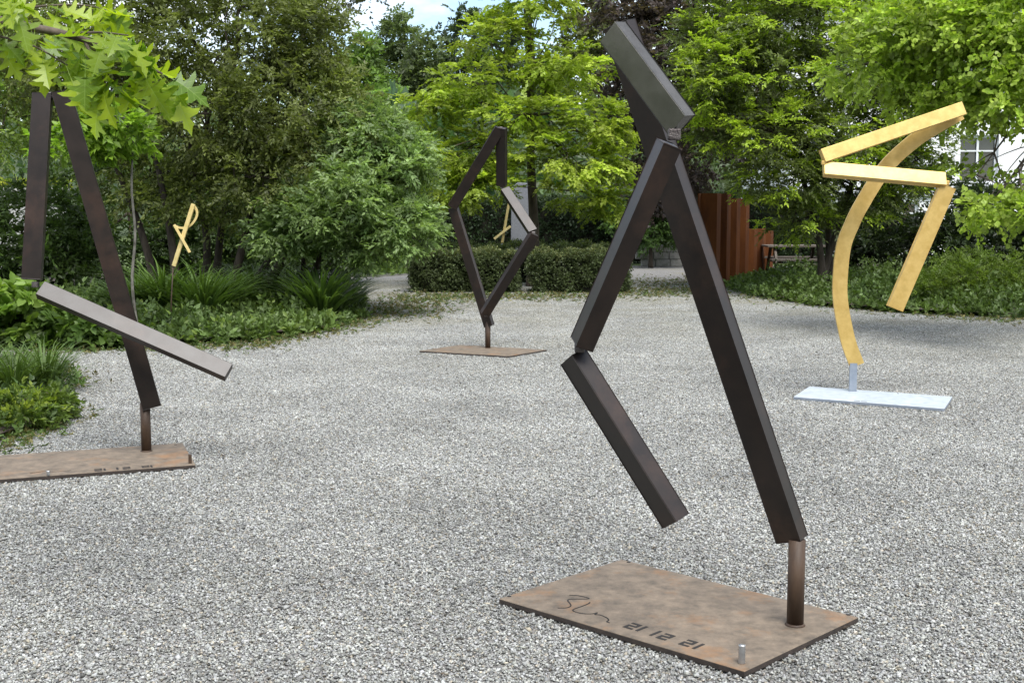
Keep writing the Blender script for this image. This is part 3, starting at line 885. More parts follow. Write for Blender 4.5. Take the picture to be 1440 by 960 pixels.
# ---- left dark sculpture
def sculpture_left():
    z0, th = .010, .020
    zt = z0 + th
    post = G(206, 634, zt)
    t = thing('steel_sculpture', (post.x, post.y, 0), 'dark steel sculpture with long slanting beam under the oak leaves', 'sculpture', 'dark steel beam sculptures')
    FR, BR = G(275, 653, zt), G(257, 622.5, zt)
    e = Vector((-.93, -.37, 0)).normalized()
    FL = FR + e * 1.15
    pl, _ = plate(t, FL, FR, BR, z0, th, 'rust_plate', 'plate_edge')
    ex = -e
    ey = (BR - FR).normalized(); ey.z = 0
    for ch, u in (('2', 133), ('1', 146), ('1', 164), ('2', 173), ('2', 200), ('1', 212)):
        v = 662.5 - (u - 133) * .07
        numeral(pl, ch, G(u, v, zt), ex, ey, zt)
    stroke(pl, [FR + e * .92 + ey * .10, FR + e * .84 + ey * .13, FR + e * .80 + ey * .09, FR + e * .70 + ey * .10], zt)
    stud(pl, G(68, 668, zt), zt, .028)
    stud(pl, G(267.5, 651, zt), zt, .055, .011, 'rust_post')
    hole(pl, BR + e * .05 - ey * .05, zt)
    topz = W(212, 565, post.y).z
    tube('post', [(post.x, post.y, zt - .004), (post.x, post.y, topz - .005)], [.031, .031], M['rust_post'], t, 18)
    tube('weld_ring', [(post.x, post.y, zt - .003), (post.x, post.y, zt + .008)], [.040, .032], M['rust_post'], t, 18)
    st = M['steel']
    beam(W(214, 573, post.y), W(86, 128, post.y), (.25, -.97, .05), st, t, .112, .06)
    beam(W(60, 132, post.y - .02), W(45, 393, 7.50), (.12, -.99, 0), st, t, .112, .06)
    beam(W(57.2, 407.5, 7.49), W(321.8, 523.8, 7.43), (.1977, -.8108, .5509), st, t, .10, .06)
    joint(t, W(73, 134, post.y - .02), .04)
    joint(t, W(50, 400, 7.50), .04)
sculpture_left()

# ---- middle dark sculpture
def sculpture_mid():
    z0, th = .010, .016
    zt = z0 + th
    post = G(686, 489, zt)
    Y = post.y
    t = thing('steel_sculpture', (post.x, post.y, 0), 'dark steel diamond-shaped sculpture in front of the box hedge', 'sculpture', 'dark steel beam sculptures')
    pl, _ = plate(t, G(590, 493, zt), G(715, 500.5, zt), G(769, 491.5, zt), z0, th, 'rust_plate', 'plate_edge')
    topz = W(686, 452, Y).z
    tube('post', [(Y * 0 + post.x, Y, zt - .004), (post.x, Y, topz)], [.030, .030], M['rust_post'], t, 16)
    st = M['steel']
    beam(W(688, 458, Y), W(637.5, 292, Y), (-.45, -.88, .02), st, t)
    beam(W(636, 291, Y - .03), W(702.5, 181, Y - .25), (.25, -.95, .1), st, t)
    beam(W(705.5, 180, Y - .26), W(705.5, 261, Y - .02), (-.4, -.9, 0), st, t)
    beam(W(709.7, 266.2, Y - .04), W(748.9, 326, Y - .32), (.1291, -.8021, .5831), st, t)
    beam(W(751, 329, Y - .34), W(681.5, 441, Y - .13), (.45, -.85, -.25), st, t)
    for p in (W(637, 291, Y - .02), W(704, 181, Y - .25), W(706, 263, Y - .03), W(750, 328, Y - .33), W(684, 443, Y - .08)):
        joint(t, p, .04)
sculpture_mid()

# ---- golden sculpture
def sculpture_gold():
    z0, th = .010, .022
    zt = z0 + th
    post = G(1199, 550, zt)
    Y = post.y
    t = thing('gilded_sculpture', (post.x, Y, 0), 'tall gilded sculpture of curved and straight bars on a pale galvanised plate', 'sculpture', 'gilded bar sculptures')
    pl, (L, Fp, R, B) = plate(t, G(1116, 557.5, zt), G(1328, 574, zt), G(1339, 557.5, zt), z0, th, 'galv', 'galv_post')
    ex, ey = (Fp - L).normalized(), (R - Fp).normalized()
    for u, v in ((1205, 563.5), (1215, 564.5)):
        p = G(u, v, zt)
        box('cut_mark', (p.x, p.y, zt), (.045, .012, .003), M['ink'], pl, (Vector((ex.x, ex.y, 0)), Vector((-ex.y, ex.x, 0)), Vector((0, 0, 1))))
    top = W(1204, 513, Y).z
    box('post', (post.x, Y, (zt + top) / 2), (.060, .022, top - zt + .03), M['galv_post'], t)
    g = M['gold']
    arc = [(1205, 513), (1194, 484), (1187, 455), (1182, 425), (1181, 396), (1186, 347), (1198, 315), (1212, 287), (1244, 237), (1283, 200), (1320, 176), (1350, 159)]
    pts = catmull([W(u, v, Y + .02 + .02 * i / 11) for i, (u, v) in enumerate(arc)], 5)
    ribbon('curved_bar', pts, (-.12, -.99, 0), .118, .05, g, t)
    beam(W(1156, 220, Y - .32), W(1354, 153, Y - .05), (.05, -.97, .2), g, t, .108, .055, 'straight_bar')
    beam(W(1158, 238, Y - .33), W(1329, 253.5, Y - .30), (0, -.86, .5), g, t, .116, .055, 'straight_bar')
    beam(W(1332, 262, Y - .30), W(1258, 433.5, Y - .30), (.05, -1, 0), g, t, .125, .05, 'straight_bar')
    joint(t, W(1158, 229, Y - .33), .035, 'gold')
    joint(t, W(1331, 257, Y - .30), .04, 'gold')
    joint(t, W(1346, 160, Y - .04), .05, 'gold')
sculpture_gold()

# ---- small golden sculptures
def sculpture_rod():
    base = Vector((W(239, 440, 15.2).x, 15.2, .05))
    Y = 15.2
    t = thing('gilded_sculpture', (base.x, Y, 0), 'small gilded looped bar on a thin dark rod among the daylilies', 'sculpture', 'gilded bar sculptures')
    tube('rod', [(base.x, Y, .02), W(241, 420, Y), W(243.5, 371, Y)], [.008, .008, .008], M['rust_post'], t, 8)
    g = M['sunlit_gold']
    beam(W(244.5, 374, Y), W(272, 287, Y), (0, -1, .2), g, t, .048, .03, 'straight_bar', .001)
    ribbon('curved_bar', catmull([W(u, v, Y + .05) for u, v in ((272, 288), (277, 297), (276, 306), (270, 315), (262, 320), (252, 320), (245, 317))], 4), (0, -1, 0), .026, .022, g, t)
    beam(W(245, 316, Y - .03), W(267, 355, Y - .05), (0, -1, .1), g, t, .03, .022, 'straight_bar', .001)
sculpture_rod()
def sculpture_far():
    Y = 27.6
    b = W(706, 345, Y)
    t = thing('gilded_sculpture', (b.x, Y, 0), 'small gilded crossed bars standing beside the grey stone stele', 'sculpture', 'gilded bar sculptures')
    g = M['sunlit_gold']
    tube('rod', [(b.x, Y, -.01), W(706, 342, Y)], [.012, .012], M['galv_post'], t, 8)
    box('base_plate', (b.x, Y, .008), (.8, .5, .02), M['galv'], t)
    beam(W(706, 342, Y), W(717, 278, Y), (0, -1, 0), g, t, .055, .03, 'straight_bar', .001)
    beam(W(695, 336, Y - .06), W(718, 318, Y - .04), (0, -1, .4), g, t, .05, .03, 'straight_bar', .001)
sculpture_far()

# ------------------------------------------------------------------ stele, sheet piles, low wall, picnic table, garden wall
def stele():
    Y = 28.6
    x0, x1 = HX(718, Y), HX(751, Y)
    bm = bmesh.new()
    out = [(x0, -.02), (x1, -.02), (x1 - .01, 1.95), (x1 - .10, 2.10), (x0 + .16, 2.12), (x0 + .02, 2.0)]
    f = [bm.verts.new((x, Y, z)) for x, z in out]
    b = [bm.verts.new((x, Y + .3, z)) for x, z in out]
    bm.faces.new(f); bm.faces.new(b[::-1])
    for i in range(6): bm.faces.new((f[(i + 1) % 6], f[i], b[i], b[(i + 1) % 6]))
    bmesh.ops.recalc_face_normals(bm, faces=bm.faces)
    bmesh.ops.bevel(bm, geom=list(bm.edges), offset=.012, segments=1, affect='EDGES')
    o = bm_obj('stone_stele', bm, M['granite'])
    tag(o, 'upright grey stone slab standing behind the maple trunk', 'stele')
stele()
def sheet_piles():
    a = Vector((3.67, 24.6, 0)); d = Vector((5.87 - 3.67, 29.2 - 24.6, 0)).normalized()
    nrm = Vector((d.y, -d.x, 0)) * -1
    t = thing('sheet_pile_wall', a, 'stepped wall of rust-red corrugated sheet piles by the gravel path', 'wall')
    Ltot = 5.1
    hs = [1.83, 1.83, 1.74, 1.74, 1.06, 1.08, 1.02]
    wd = Ltot / len(hs)
    dep = .30
    for i, h in enumerate(hs):
        s0 = i * wd
        # one U-shaped pile: flange, web, flange
        prof = [(0, 0), (.22, 0), (.34, dep), (.72, dep), (.84, 0), (1.0, 0)]
        V, Fc = [], []
        for (q, off) in prof:
            p = a + d * (s0 + q * (wd - .012)) + nrm * (-off)
            for th_ in (0, .022):
                pp = p - nrm * th_ * -1
                V.append((pp.x, pp.y, -.03)); V.append((pp.x, pp.y, h))
        for k in range(len(prof) - 1):
            i0, j0 = k * 4, k * 4 + 4
            Fc += [(i0, j0, j0 + 1, i0 + 1), (i0 + 2, i0 + 3, j0 + 3, j0 + 2), (i0 + 1, j0 + 1, j0 + 3, i0 + 3)]
        e = (len(prof) - 1) * 4
        Fc += [(0, 1, 3, 2), (e, e + 2, e + 3, e + 1)]
        pymesh('sheet_pile', V, Fc, M['rust'], t)
    p = a + d * 2.6 - nrm * .0
    box('foot_rail', (p.x - nrm.x * -.06, p.y - nrm.y * -.06, .06), (4.9, .05, .10), M['rust'], t, (d, nrm, Vector((0, 0, 1))))
sheet_piles()
def low_wall():
    Y = 33.0
    x0, x1 = HX(902, Y), HX(985, Y)
    t = thing('low_stone_wall', ((x0 + x1) / 2, Y, 0), 'low weathered stone block wall at the end of the gravel path', 'wall')
    rng = random.Random(4)
    for r_ in range(3):
        x = x0 - (.15 if r_ % 2 else 0)
        while x < x1 - .1:
            w = rng.uniform(.32, .5)
            box('stone_block', (x + w / 2, Y + .15 + rng.uniform(-.012, .012), .095 + r_ * .19), (w - .016, .3, .178), M['block'], t, None, .012)
            x += w
    box('mortar_core', ((x0 + x1) / 2, Y + .17, .27), (x1 - x0 - .1, .22, .54), M['block'], t)
low_wall()
def garden_wall():
    Y = 31.5
    t = thing('garden_wall', (-14.0, Y, 0), 'pale concrete garden wall seen far behind the left sculpture', 'wall')
    for i in range(4):
        box('wall_panel', (-16.2 + i * 1.42, Y, .99), (1.40, .22, 1.98), M['concrete'], t, None, .01)
    box('coping', (-14.05, Y, 2.0), (5.8, .34, .08), M['concrete'], t, None, .01)
garden_wall()
def picnic_table():
    Y = 27.6
    x0, x1 = HX(1074, Y), HX(1158, Y)
    cx = (x0 + x1) / 2
    t = thing('picnic_table', (cx, Y, 0), 'weathered wooden picnic table in the shade beside the sheet piles', 'table')
    w = x1 - x0
    for i in range(5):
        box('top_plank', (cx, Y - .3 + i * .15, .71), (w, .135, .04), M['wood'], t, None, .004)
    for s in (-1, 1):
        for i in range(2):
            box('seat_plank', (cx, Y + s * (.62 + i * .14), .43), (w, .125, .04), M['wood'], t, None, .004)
        x = cx + s * w * .36
        for q in (-1, 1):
            beam((x, Y + q * .62, .02), (x, Y + q * .20, .70), (1, 0, 0), M['wood'], t, .09, .045, 'leg', .003)
        box('crossbar', (x + .05, Y, .395), (.045, 1.5, .09), M['wood'], t, None, .003)
picnic_table()

# ================================================================== TREES AND SHRUBS
def tree(name, seed, base, trunk_pts, r0, r1, blobs, label, bark='bark', cat='tree', group=None, limb_r=.05, sub=7, fork=None, **kw):
    rng = np.random.default_rng(seed)
    t = thing(name, base, label, cat, group)
    o, pos = make_crown('crown', t, rng, blobs, **kw)
    for tp in trunk_pts:
        trunk(t, tp, r0, r1, bark)
    fk = fork if fork is not None else trunk_pts[0][-1]
    limbs_to(t, rng, fk, blobs, pos, limb_r, bark, sub=sub)
    return t

# -- lime maple in the hedge ring
Ym = 24.6
tb = Vector((HX(750, Ym), Ym, 0))
tree('maple_tree', 11, tb, [[(tb.x, Ym, -.05), W(751, 330, Ym), W(747, 240, Ym), W(745, 150, Ym), W(742, 60, Ym), W(735, -60, Ym)]], .115, .035,
     [blob(650, 215, 24.0, 78, 30, 1.2), blob(620, 150, 24.4, 45, 24, 1.0), blob(665, 115, 24.2, 70, 24, 1.1), blob(690, 55, 24.4, 60, 26, 1.0),
      blob(790, 95, 24.2, 75, 26, 1.2), blob(835, 170, 24.0, 60, 32, 1.2), blob(800, 225, 23.8, 80, 32, 1.3), blob(668, 260, 23.8, 72, 22, 1.0),
      blob(828, 277, 24.0, 60, 20, 1.0), blob(640, 270, 24.2, 50, 20, .8), blob(740, 160, 23.6, 70, 26, 1.0), blob(745, 0, 24.6, 70, 30, 1.2), blob(740, -90, 24.6, 60, 45, 1.2), blob(860, 225, 24.4, 40, 20, .8)],
     'lime green layered maple rising from the ring of box hedge', limb_r=.04, sub=6, fork=W(745, 165, Ym),
     n=390, cl_r=.44, n_spray=10, n_leaf=11, leaf_l=.085, leaf_w=.062, col=(.235, .315, .045), col2=(.37, .45, .065), flat=.85, up=.85, droop=.08, cvar=.25, shell=.75, jit=.2)

# -- big dark multi-stemmed tree on the left
Yd = 18.6
stems = []
for (u0, u1, u2, y0) in ((250, 240, 215, 18.2), (285, 290, 262, 18.8), (318, 345, 380, 18.3), (335, 400, 470, 18.9), (225, 200, 150, 18.9), (300, 310, 330, 19.2), (350, 420, 500, 18.2)):
    stems.append([(HX(u0, y0), y0, 0), W(u1, 330, y0), W(u2, 200, y0 + .2)])
tree('shade_tree', 12, (HX(290, Yd), Yd, 0), stems, .075, .035,
     [blob(200, 60, 18.6, 110, 85, 1.5), blob(330, 50, 18.4, 110, 110, 1.6), blob(300, 160, 18.0, 95, 60, 1.3), blob(420, 150, 18.4, 95, 75, 1.4), blob(390, 60, 19, 70, 70, 1.3),
      blob(480, 215, 18.6, 80, 60, 1.2), blob(250, -60, 18.8, 150, 60, 1.6), blob(380, 250, 18.0, 60, 45, 1.0), blob(120, 130, 19.2, 70, 60, 1.2), blob(60, 60, 19.4, 110, 90, 1.5), blob(448, 55, 19, 45, 70, 1.1), blob(300, 275, 18.6, 100, 42, 1.0), blob(205, 255, 19.2, 60, 45, .9)],
     'large dark olive-green multi-stemmed tree shading the daylily bed', 'bark_dark', limb_r=.05, sub=9, fork=W(300, 240, 18.6),
     n=700, cl_r=.45, n_spray=12, n_leaf=11, leaf_l=.072, leaf_w=.036, col=(.105, .130, .036), col2=(.165, .195, .055), mat='leaf', flat=.45, up=.55, cvar=.2, shell=.6)
# -- lighter shrub hanging over the path
tree('overhanging_shrub', 13, (HX(430, 18.2), 18.2, 0), [[(HX(430, 18.2), 18.2, 0), W(450, 360, 18.1), W(490, 300, 18.0)], [(HX(420, 18.4), 18.4, 0), W(430, 340, 18.4), W(440, 270, 18.3)], [(HX(437, 18.4), 18.4, 0), W(500, 370, 18.4), W(550, 330, 18.3)]], .045, .025,
     [blob(560, 250, 17.9, 58, 46, 1.0), blob(500, 275, 17.6, 65, 50, 1.0), blob(565, 315, 17.8, 48, 38, .9), blob(520, 190, 18.2, 55, 40, .9), blob(440, 300, 17.6, 60, 40, .9), blob(575, 215, 18.2, 30, 30, .7), blob(505, 335, 17.8, 55, 28, .8), blob(395, 325, 17.8, 40, 26, .7)],
     'pale-leaved arching shrub hanging over the gravel path edge', 'bark_dark', 'shrub', None, .03, 7, W(450, 340, 18.2),
     n=330, cl_r=.34, n_spray=11, n_leaf=11, leaf_l=.078, leaf_w=.036, col=(.17, .25, .09), col2=(.25, .34, .13), flat=.5, up=.65, droop=.12, cvar=.18, shell=.6)
# -- small lime sapling behind the left sculpture
tree('oak_sapling', 14, (HX(188, 13.9), 13.95, 0), [[(HX(193, 13.95), 13.95, 0), W(186, 400, 13.95), W(190, 330, 13.97), W(185, 260, 13.93), W(189, 170, 13.95)]], .019, .010,
     [blob(165, 170, 13.8, 45, 16, .5), blob(200, 190, 13.9, 36, 16, .5), blob(130, 165, 14.0, 36, 18, .5), blob(150, 200, 13.9, 30, 14, .4), blob(90, 200, 14.2, 34, 22, .5)],
     'slim pale-stemmed sapling with lime leaves behind the left sculpture', 'bark_mottled', 'tree', None, .012, 6,
     n=60, cl_r=.22, n_spray=6, n_leaf=8, leaf_l=.10, leaf_w=.05, col=(.16, .27, .025), col2=(.21, .33, .04), flat=.6, up=.75, cvar=.15)
# -- understorey shrubs behind the left bed
for i, (u, v, Y, du, dv, lab) in enumerate(((30, 322, 20.5, 125, 62, 'leafy green understorey shrub below the far garden wall'), (180, 300, 23.5, 95, 105, 'dark understorey shrub behind the thin pale stem'), (320, 295, 24.0, 95, 105, 'dark understorey shrub behind the shade tree stems'), (440, 300, 25.5, 75, 90, 'dark understorey shrub by the bend of the path'))):
    c = W(u, v, Y)
    tree('understorey_shrub', 20 + i, (c.x, Y, 0), [[(c.x, Y, 0), (c.x + .1, Y, .5), (c.x, Y, c.z)]], .05, .02,
         [blob(u, v, Y, du, dv, 1.0), blob(u - du * .5, v + dv * .5, Y - .4, du * .5, dv * .6, .7), blob(u + du * .5, v + dv * .5, Y - .3, du * .5, dv * .6, .7)],
         lab, 'bark_dark', 'shrub', 'dark shrubs in the left understorey', .03, 4,
         n=150, cl_r=.45, n_spray=9, n_leaf=8, leaf_l=.11, leaf_w=.05, col=(.045, .080, .022) if i else (.075, .125, .03), col2=(.065, .105, .03), flat=.3, up=.5, cvar=.25)
# -- foliage trees behind the left bed
tree('ash_tree', 15, (HX(-40, 26), 26, 0), [[(HX(-40, 26), 26, 0), W(-35, 250, 26), W(-30, 100, 26)]], .16, .06,
     [blob(20, 170, 25.5, 90, 60, 1.6), blob(-60, 120, 26, 110, 90, 1.8), blob(60, 90, 26.5, 80, 70, 1.6), blob(-20, 20, 26.5, 120, 70, 1.8), blob(110, 205, 25.4, 45, 35, 1.0)],
     'mid green tree rising behind the garden wall on the left', 'bark', limb_r=.06, sub=6,
     n=190, cl_r=.6, n_spray=10, n_leaf=9, leaf_l=.12, leaf_w=.06, col=(.12, .18, .04), col2=(.17, .24, .05), flat=.4, up=.55)
tree('hornbeam_tree', 25, (HX(-210, 22), 22, 0), [[(HX(-210, 22), 22, 0), W(-205, 250, 22), W(-200, 90, 22)]], .15, .06,
     [blob(-190, 60, 22, 120, 90, 1.6), blob(-130, 170, 21.6, 90, 70, 1.4), blob(-240, 190, 21.8, 90, 80, 1.4), blob(-160, 290, 21.4, 110, 70, 1.2)],
     'bushy green tree at the outer end of the left bed', 'bark', limb_r=.06, sub=5,
     n=150, cl_r=.6, n_spray=9, n_leaf=8, leaf_l=.13, leaf_w=.07, col=(.085, .125, .032), col2=(.12, .17, .045), flat=.4, up=.55)
tree('plum_tree', 16, (HX(430, 33), 33, 0), [[(HX(430, 33), 33, 0), W(428, 150, 33), W(425, 20, 33)]], .14, .04,
     [blob(425, 40, 33, 48, 45, 1.2), blob(470, 15, 33, 36, 24, .9), blob(400, -30, 33, 60, 40, 1.2), blob(505, -10, 33, 28, 14, .6)],
     'sparse dark tree top crossing the cloud gap', 'bark_dark', limb_r=.035, sub=10,
     n=70, cl_r=.5, n_spray=5, n_leaf=7, leaf_l=.12, leaf_w=.07, col=(.045, .050, .030), col2=(.06, .065, .03), flat=.4, up=.5)
# -- purple beech
tree('purple_beech', 17, (HX(960, 33.5), 33.5, 0), [[(HX(960, 33.5), 33.5, 0), W(962, 200, 33.5), W(965, 40, 33.5)]], .28, .10,
     [blob(945, 60, 32.5, 85, 80, 2.0), blob(1010, 30, 33.5, 85, 80, 2.0), blob(900, 130, 32.6, 50, 60, 1.4), blob(955, 200, 32.4, 70, 70, 1.6), blob(1040, 150, 33.5, 70, 80, 1.6), blob(890, 20, 33.4, 45, 50, 1.4), blob(960, -70, 33.5, 110, 70, 2.0), blob(925, 270, 32.6, 46, 40, 1.2)],
     'tall purple-leaved beech behind the large dark sculpture', 'bark_dark', limb_r=.08, sub=8,
     n=430, cl_r=.62, n_spray=10, n_leaf=9, leaf_l=.125, leaf_w=.085, col=(.045, .034, .032), col2=(.075, .058, .050), flat=.45, up=.6, cvar=.25)
tree('laurel_shrub', 18, (HX(915, 32.2), 32.2, 0), [[(HX(915, 32.2), 32.2, 0), W(915, 340, 32.2), W(915, 310, 32.2)]], .05, .03,
     [blob(905, 318, 32.2, 34, 26, .7), blob(945, 312, 32.4, 34, 30, .7), blob(880, 300, 32.6, 26, 22, .6)],
     'glossy green shrub above the low stone wall', 'bark_dark', 'shrub', None, .03, 4,
     n=60, cl_r=.4, n_spray=8, n_leaf=8, leaf_l=.12, leaf_w=.055, col=(.06, .11, .03), col2=(.09, .15, .04), flat=.3, up=.5)
# -- yew-like tree on the right
Yy = 22.6
ys = []
for (u0, u1, u2, y0) in ((1158, 1150, 1120, 22.4), (1168, 1165, 1160, 22.8), (1150, 1175, 1210, 22.5), (1172, 1185, 1240, 22.9)):
    ys.append([(HX(u0, y0), y0, 0), W(u1, 330, y0), W(u2, 220, y0)])
yew_blobs = [blob(1050, 110, 22.2, 85, 55, 1.3), blob(1020, 60, 22.8, 70, 50, 1.2), blob(1100, 40, 22.4, 100, 50, 1.4), blob(1090, 190, 22.0, 95, 50, 1.4), blob(1010, 170, 22.6, 50, 45, 1.0), blob(1180, 100, 22.2, 95, 55, 1.4), blob(1100, 248, 22.0, 62, 38, 1.2),
      blob(1180, 200, 22.0, 80, 50, 1.3), blob(1120, -50, 22.8, 150, 55, 1.6), blob(1250, 60, 22.8, 90, 55, 1.4), blob(1118, 308, 22.2, 42, 24, .9), blob(1240, 240, 22.4, 60, 45, 1.0), blob(1200, 275, 22.4, 50, 34, .9), blob(1265, 150, 22.3, 75, 60, 1.2), blob(1300, 210, 22.5, 34, 40, .8), blob(1000, 115, 22.0, 50, 50, 1.0)]
yew = tree('yew_tree', 19, (HX(1160, Yy), Yy, 0), ys, .075, .04,
     yew_blobs,
     'spreading evergreen with bright yellow-green shoot tips over the picnic table', 'bark_dark', limb_r=.05, sub=8, fork=W(1160, 240, Yy),
     n=640, cl_r=.46, n_spray=11, n_leaf=12, leaf_l=.078, leaf_w=.036, col=(.105, .135, .042), col2=(.145, .18, .06), mat='leaf', flat=.65, up=.7, cvar=.22, shell=.65)
make_crown('new_shoots', yew, np.random.default_rng(191), yew_blobs, n=340, cl_r=.36, n_spray=12, n_leaf=10, leaf_l=.075, leaf_w=.034, col=(.29, .40, .045), col2=(.40, .52, .055), flat=.75, up=.8, droop=-.05, cvar=.15, shell=.08, front=.8)
# -- linden reaching in from the right
tree('linden_tree', 30, (HX(1600, 14.5), 14.5, 0), [[(HX(1600, 14.5), 14.5, 0), W(1590, 250, 14.5), W(1570, 60, 14.5), W(1560, -120, 14.5)]], .20, .10,
     [blob(1390, 60, 14.0, 85, 60, .9), blob(1310, 50, 14.4, 70, 50, .9), blob(1440, 130, 13.6, 60, 45, .8), blob(1390, 150, 13.8, 42, 26, .6), blob(1450, 30, 13.8, 80, 70, .9), blob(1260, 20, 14.6, 60, 36, .8),
      blob(1395, 288, 13.4, 46, 14, .4), blob(1440, 295, 13.2, 30, 22, .4), blob(1375, 245, 13.6, 24, 8, .25), blob(1225, 90, 15.0, 55, 40, .8), blob(1300, 120, 14.6, 50, 30, .7), blob(1400, -60, 14.2, 130, 50, 1.0), blob(1545, 90, 14.2, 70, 100, 1.0), blob(1345, 140, 14.0, 36, 24, .5)],
     'fresh green linden reaching in over the gilded sculpture', 'bark', limb_r=.03, sub=6, fork=W(1560, 60, 14.5),
     n=520, cl_r=.32, n_spray=8, n_leaf=9, leaf_l=.056, leaf_w=.050, col=(.24, .34, .045), col2=(.36, .46, .08), flat=.4, up=.55, droop=.2, shape=LEAF6, cvar=.2, shell=.7)
# -- dark shrubs in the shade on the right
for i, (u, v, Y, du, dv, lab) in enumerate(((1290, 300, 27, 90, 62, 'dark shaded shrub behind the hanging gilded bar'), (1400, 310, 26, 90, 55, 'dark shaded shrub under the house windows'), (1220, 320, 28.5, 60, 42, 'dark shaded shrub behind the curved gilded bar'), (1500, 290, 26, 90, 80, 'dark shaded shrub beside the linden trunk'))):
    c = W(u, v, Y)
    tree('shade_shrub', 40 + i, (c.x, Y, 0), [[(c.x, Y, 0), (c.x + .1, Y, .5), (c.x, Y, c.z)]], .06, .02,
         [blob(u, v, Y, du, dv, 1.0), blob(u - du * .5, v + dv * .45, Y - .4, du * .55, dv * .6, .7), blob(u + du * .5, v + dv * .45, Y - .3, du * .55, dv * .6, .7)],
         lab, 'bark_dark', 'shrub', 'dark shrubs in the right understorey', .03, 5,
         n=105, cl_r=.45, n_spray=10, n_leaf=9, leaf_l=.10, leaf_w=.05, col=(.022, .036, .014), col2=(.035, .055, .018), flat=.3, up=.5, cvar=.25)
# bright feathery shrub in the right bed
c = W(1370, 395, 19.5)
tree('feathery_shrub', 50, (c.x, 19.5, 0), [[(c.x, 19.5, 0), (c.x, 19.5, .25), (c.x + .05, 19.5, .6)]], .03, .012,
     [blob(1375, 395, 19.5, 85, 38, .8), blob(1330, 405, 19.3, 50, 28, .6), blob(1420, 400, 19.4, 50, 32, .6)],
     'mounded yellow-green feathery shrub under the hanging gilded bar', 'bark_dark', 'shrub', None, .012, 8,
     n=150, cl_r=.24, n_spray=12, n_leaf=10, leaf_l=.055, leaf_w=.018, col=(.095, .150, .022), col2=(.145, .205, .03), flat=.1, up=.2, droop=-.5, cvar=.15)
# leafy hydrangea-like plants at the left bed edge
for i, (u, v, Y, du, dv, lab) in enumerate(((25, 430, 13.9, 52, 34, 'broad-leaved light green plant below the hanging left beam'), (120, 462, 13.95, 55, 24, 'dark broad-leaved plant along the bed edge behind the left sculpture'))):
    c = W(u, v, Y)
    tree('broadleaf_plant', 60 + i, (c.x, Y + .1, 0), [[(c.x, Y + .1, 0), (c.x, Y + .1, .2), (c.x + .03, Y + .1, c.z)]], .015, .008,
         [blob(u, v, Y, du, dv, .5), blob(u - du * .6, v + dv * .5, Y + .1, du * .6, dv * .7, .5), blob(u + du * .6, v + dv * .4, Y + .1, du * .6, dv * .7, .5)],
         lab, 'bark_dark', 'plant', 'broad-leaved plants in the left bed', .010, 6,
         n=46, cl_r=.20, n_spray=5, n_leaf=6, leaf_l=.13, leaf_w=.075, col=(.075, .135, .03) if i else (.125, .21, .045), col2=(.10, .16, .035) if i else (.19, .28, .05), flat=.3, up=.6, shape=LEAF6, cvar=.2)
# yellow-green shrub at the near left
c = W(30, 582, 8.7)
tree('spurge_clump', 70, (c.x, 8.75, 0), [[(c.x, 8.75, 0), (c.x, 8.75, .1), (c.x + .02, 8.75, .2)]], .012, .006,
     [blob(35, 582, 8.75, 50, 24, .35), blob(-30, 590, 8.65, 60, 30, .4), blob(70, 572, 9.0, 26, 18, .25)],
     'low yellow-green leafy clump at the edge of the near left bed', 'bark_dark', 'plant', None, .006, 8,
     n=120, cl_r=.13, n_spray=8, n_leaf=9, leaf_l=.045, leaf_w=.022, col=(.10, .155, .035), col2=(.15, .21, .04), flat=.2, up=.4, droop=-.35, tip=(.33, .40, .05), tip_p=.35, cvar=.15)

# ------------------------------------------------------------------ strap-leaved clumps (daylilies, grasses)
def blades(rng, n, length, width, spread, col, col2, bend=1.0, k=6):
    az = rng.uniform(0, 2 * np.pi, n)
    lean = rng.uniform(.15, 1.0, n) * spread
    L = length * rng.uniform(.65, 1.15, n)
    base = np.stack([np.cos(az), np.sin(az), np.zeros(n)], 1) * rng.uniform(0, .12, (n, 1))
    hd = np.stack([np.cos(az), np.sin(az), np.zeros(n)], 1)
    sd = np.stack([-np.sin(az), np.cos(az), np.zeros(n)], 1)
    V, Cc = [], []
    pos = base.copy()
    m = rng.random((n, 1))
    c0 = (np.array(col) * (1 - m) + np.array(col2) * m) * np.exp(rng.normal(size=(n, 1)) * .18)
    for i in range(k):
        t = i / (k - 1)
        ang = lean + bend * t * t * 1.5
        w = width * (1 - t ** 2.2) + .0015
        V.append(pos + sd * w / 2); V.append(pos - sd * w / 2)
        Cc += [c0, c0]
        pos = pos + (hd * np.sin(ang)[:, None] + np.array([0, 0, 1.]) * np.cos(ang)[:, None]) * (L / (k - 1))[:, None]
    V = np.stack(V, 1); Cc = np.stack(Cc, 1)
    tr = []
    for i in range(k - 1):
        a = 2 * i
        tr += [[a, a + 1, a + 3], [a, a + 3, a + 2]]
    T = np.array(tr)[None] + (np.arange(n) * 2 * k)[:, None, None]
    V = V.reshape(-1, 3); V[:, 2] = np.maximum(V[:, 2], .0)
    return V, T.reshape(-1, 3), Cc.reshape(-1, 3)
def grass_clump(i, loc, n, L, w, col, col2, label, spread=.75, r=1.0, name='daylily_clump', group='strap-leaved clumps in the left bed'):
    rng = np.random.default_rng(200 + i)
    t = thing(name, loc, label, 'plant', group)
    V, T, Cc = blades(rng, n, L, w, spread, col, col2)
    V = V * np.array([r, r, 1]) + np.array(loc)
    np_mesh('leaf_blades', V, T, M['leaf_dense'], t, Cc)
    b = bmesh.new(); bmesh.ops.create_cone(b, cap_ends=True, segments=10, radius1=.13 * r, radius2=.06 * r, depth=.08, matrix=Matrix.Translation(Vector(loc) + Vector((0, 0, .03))))
    bm_obj('root_crown', b, M['soil_core'], t)
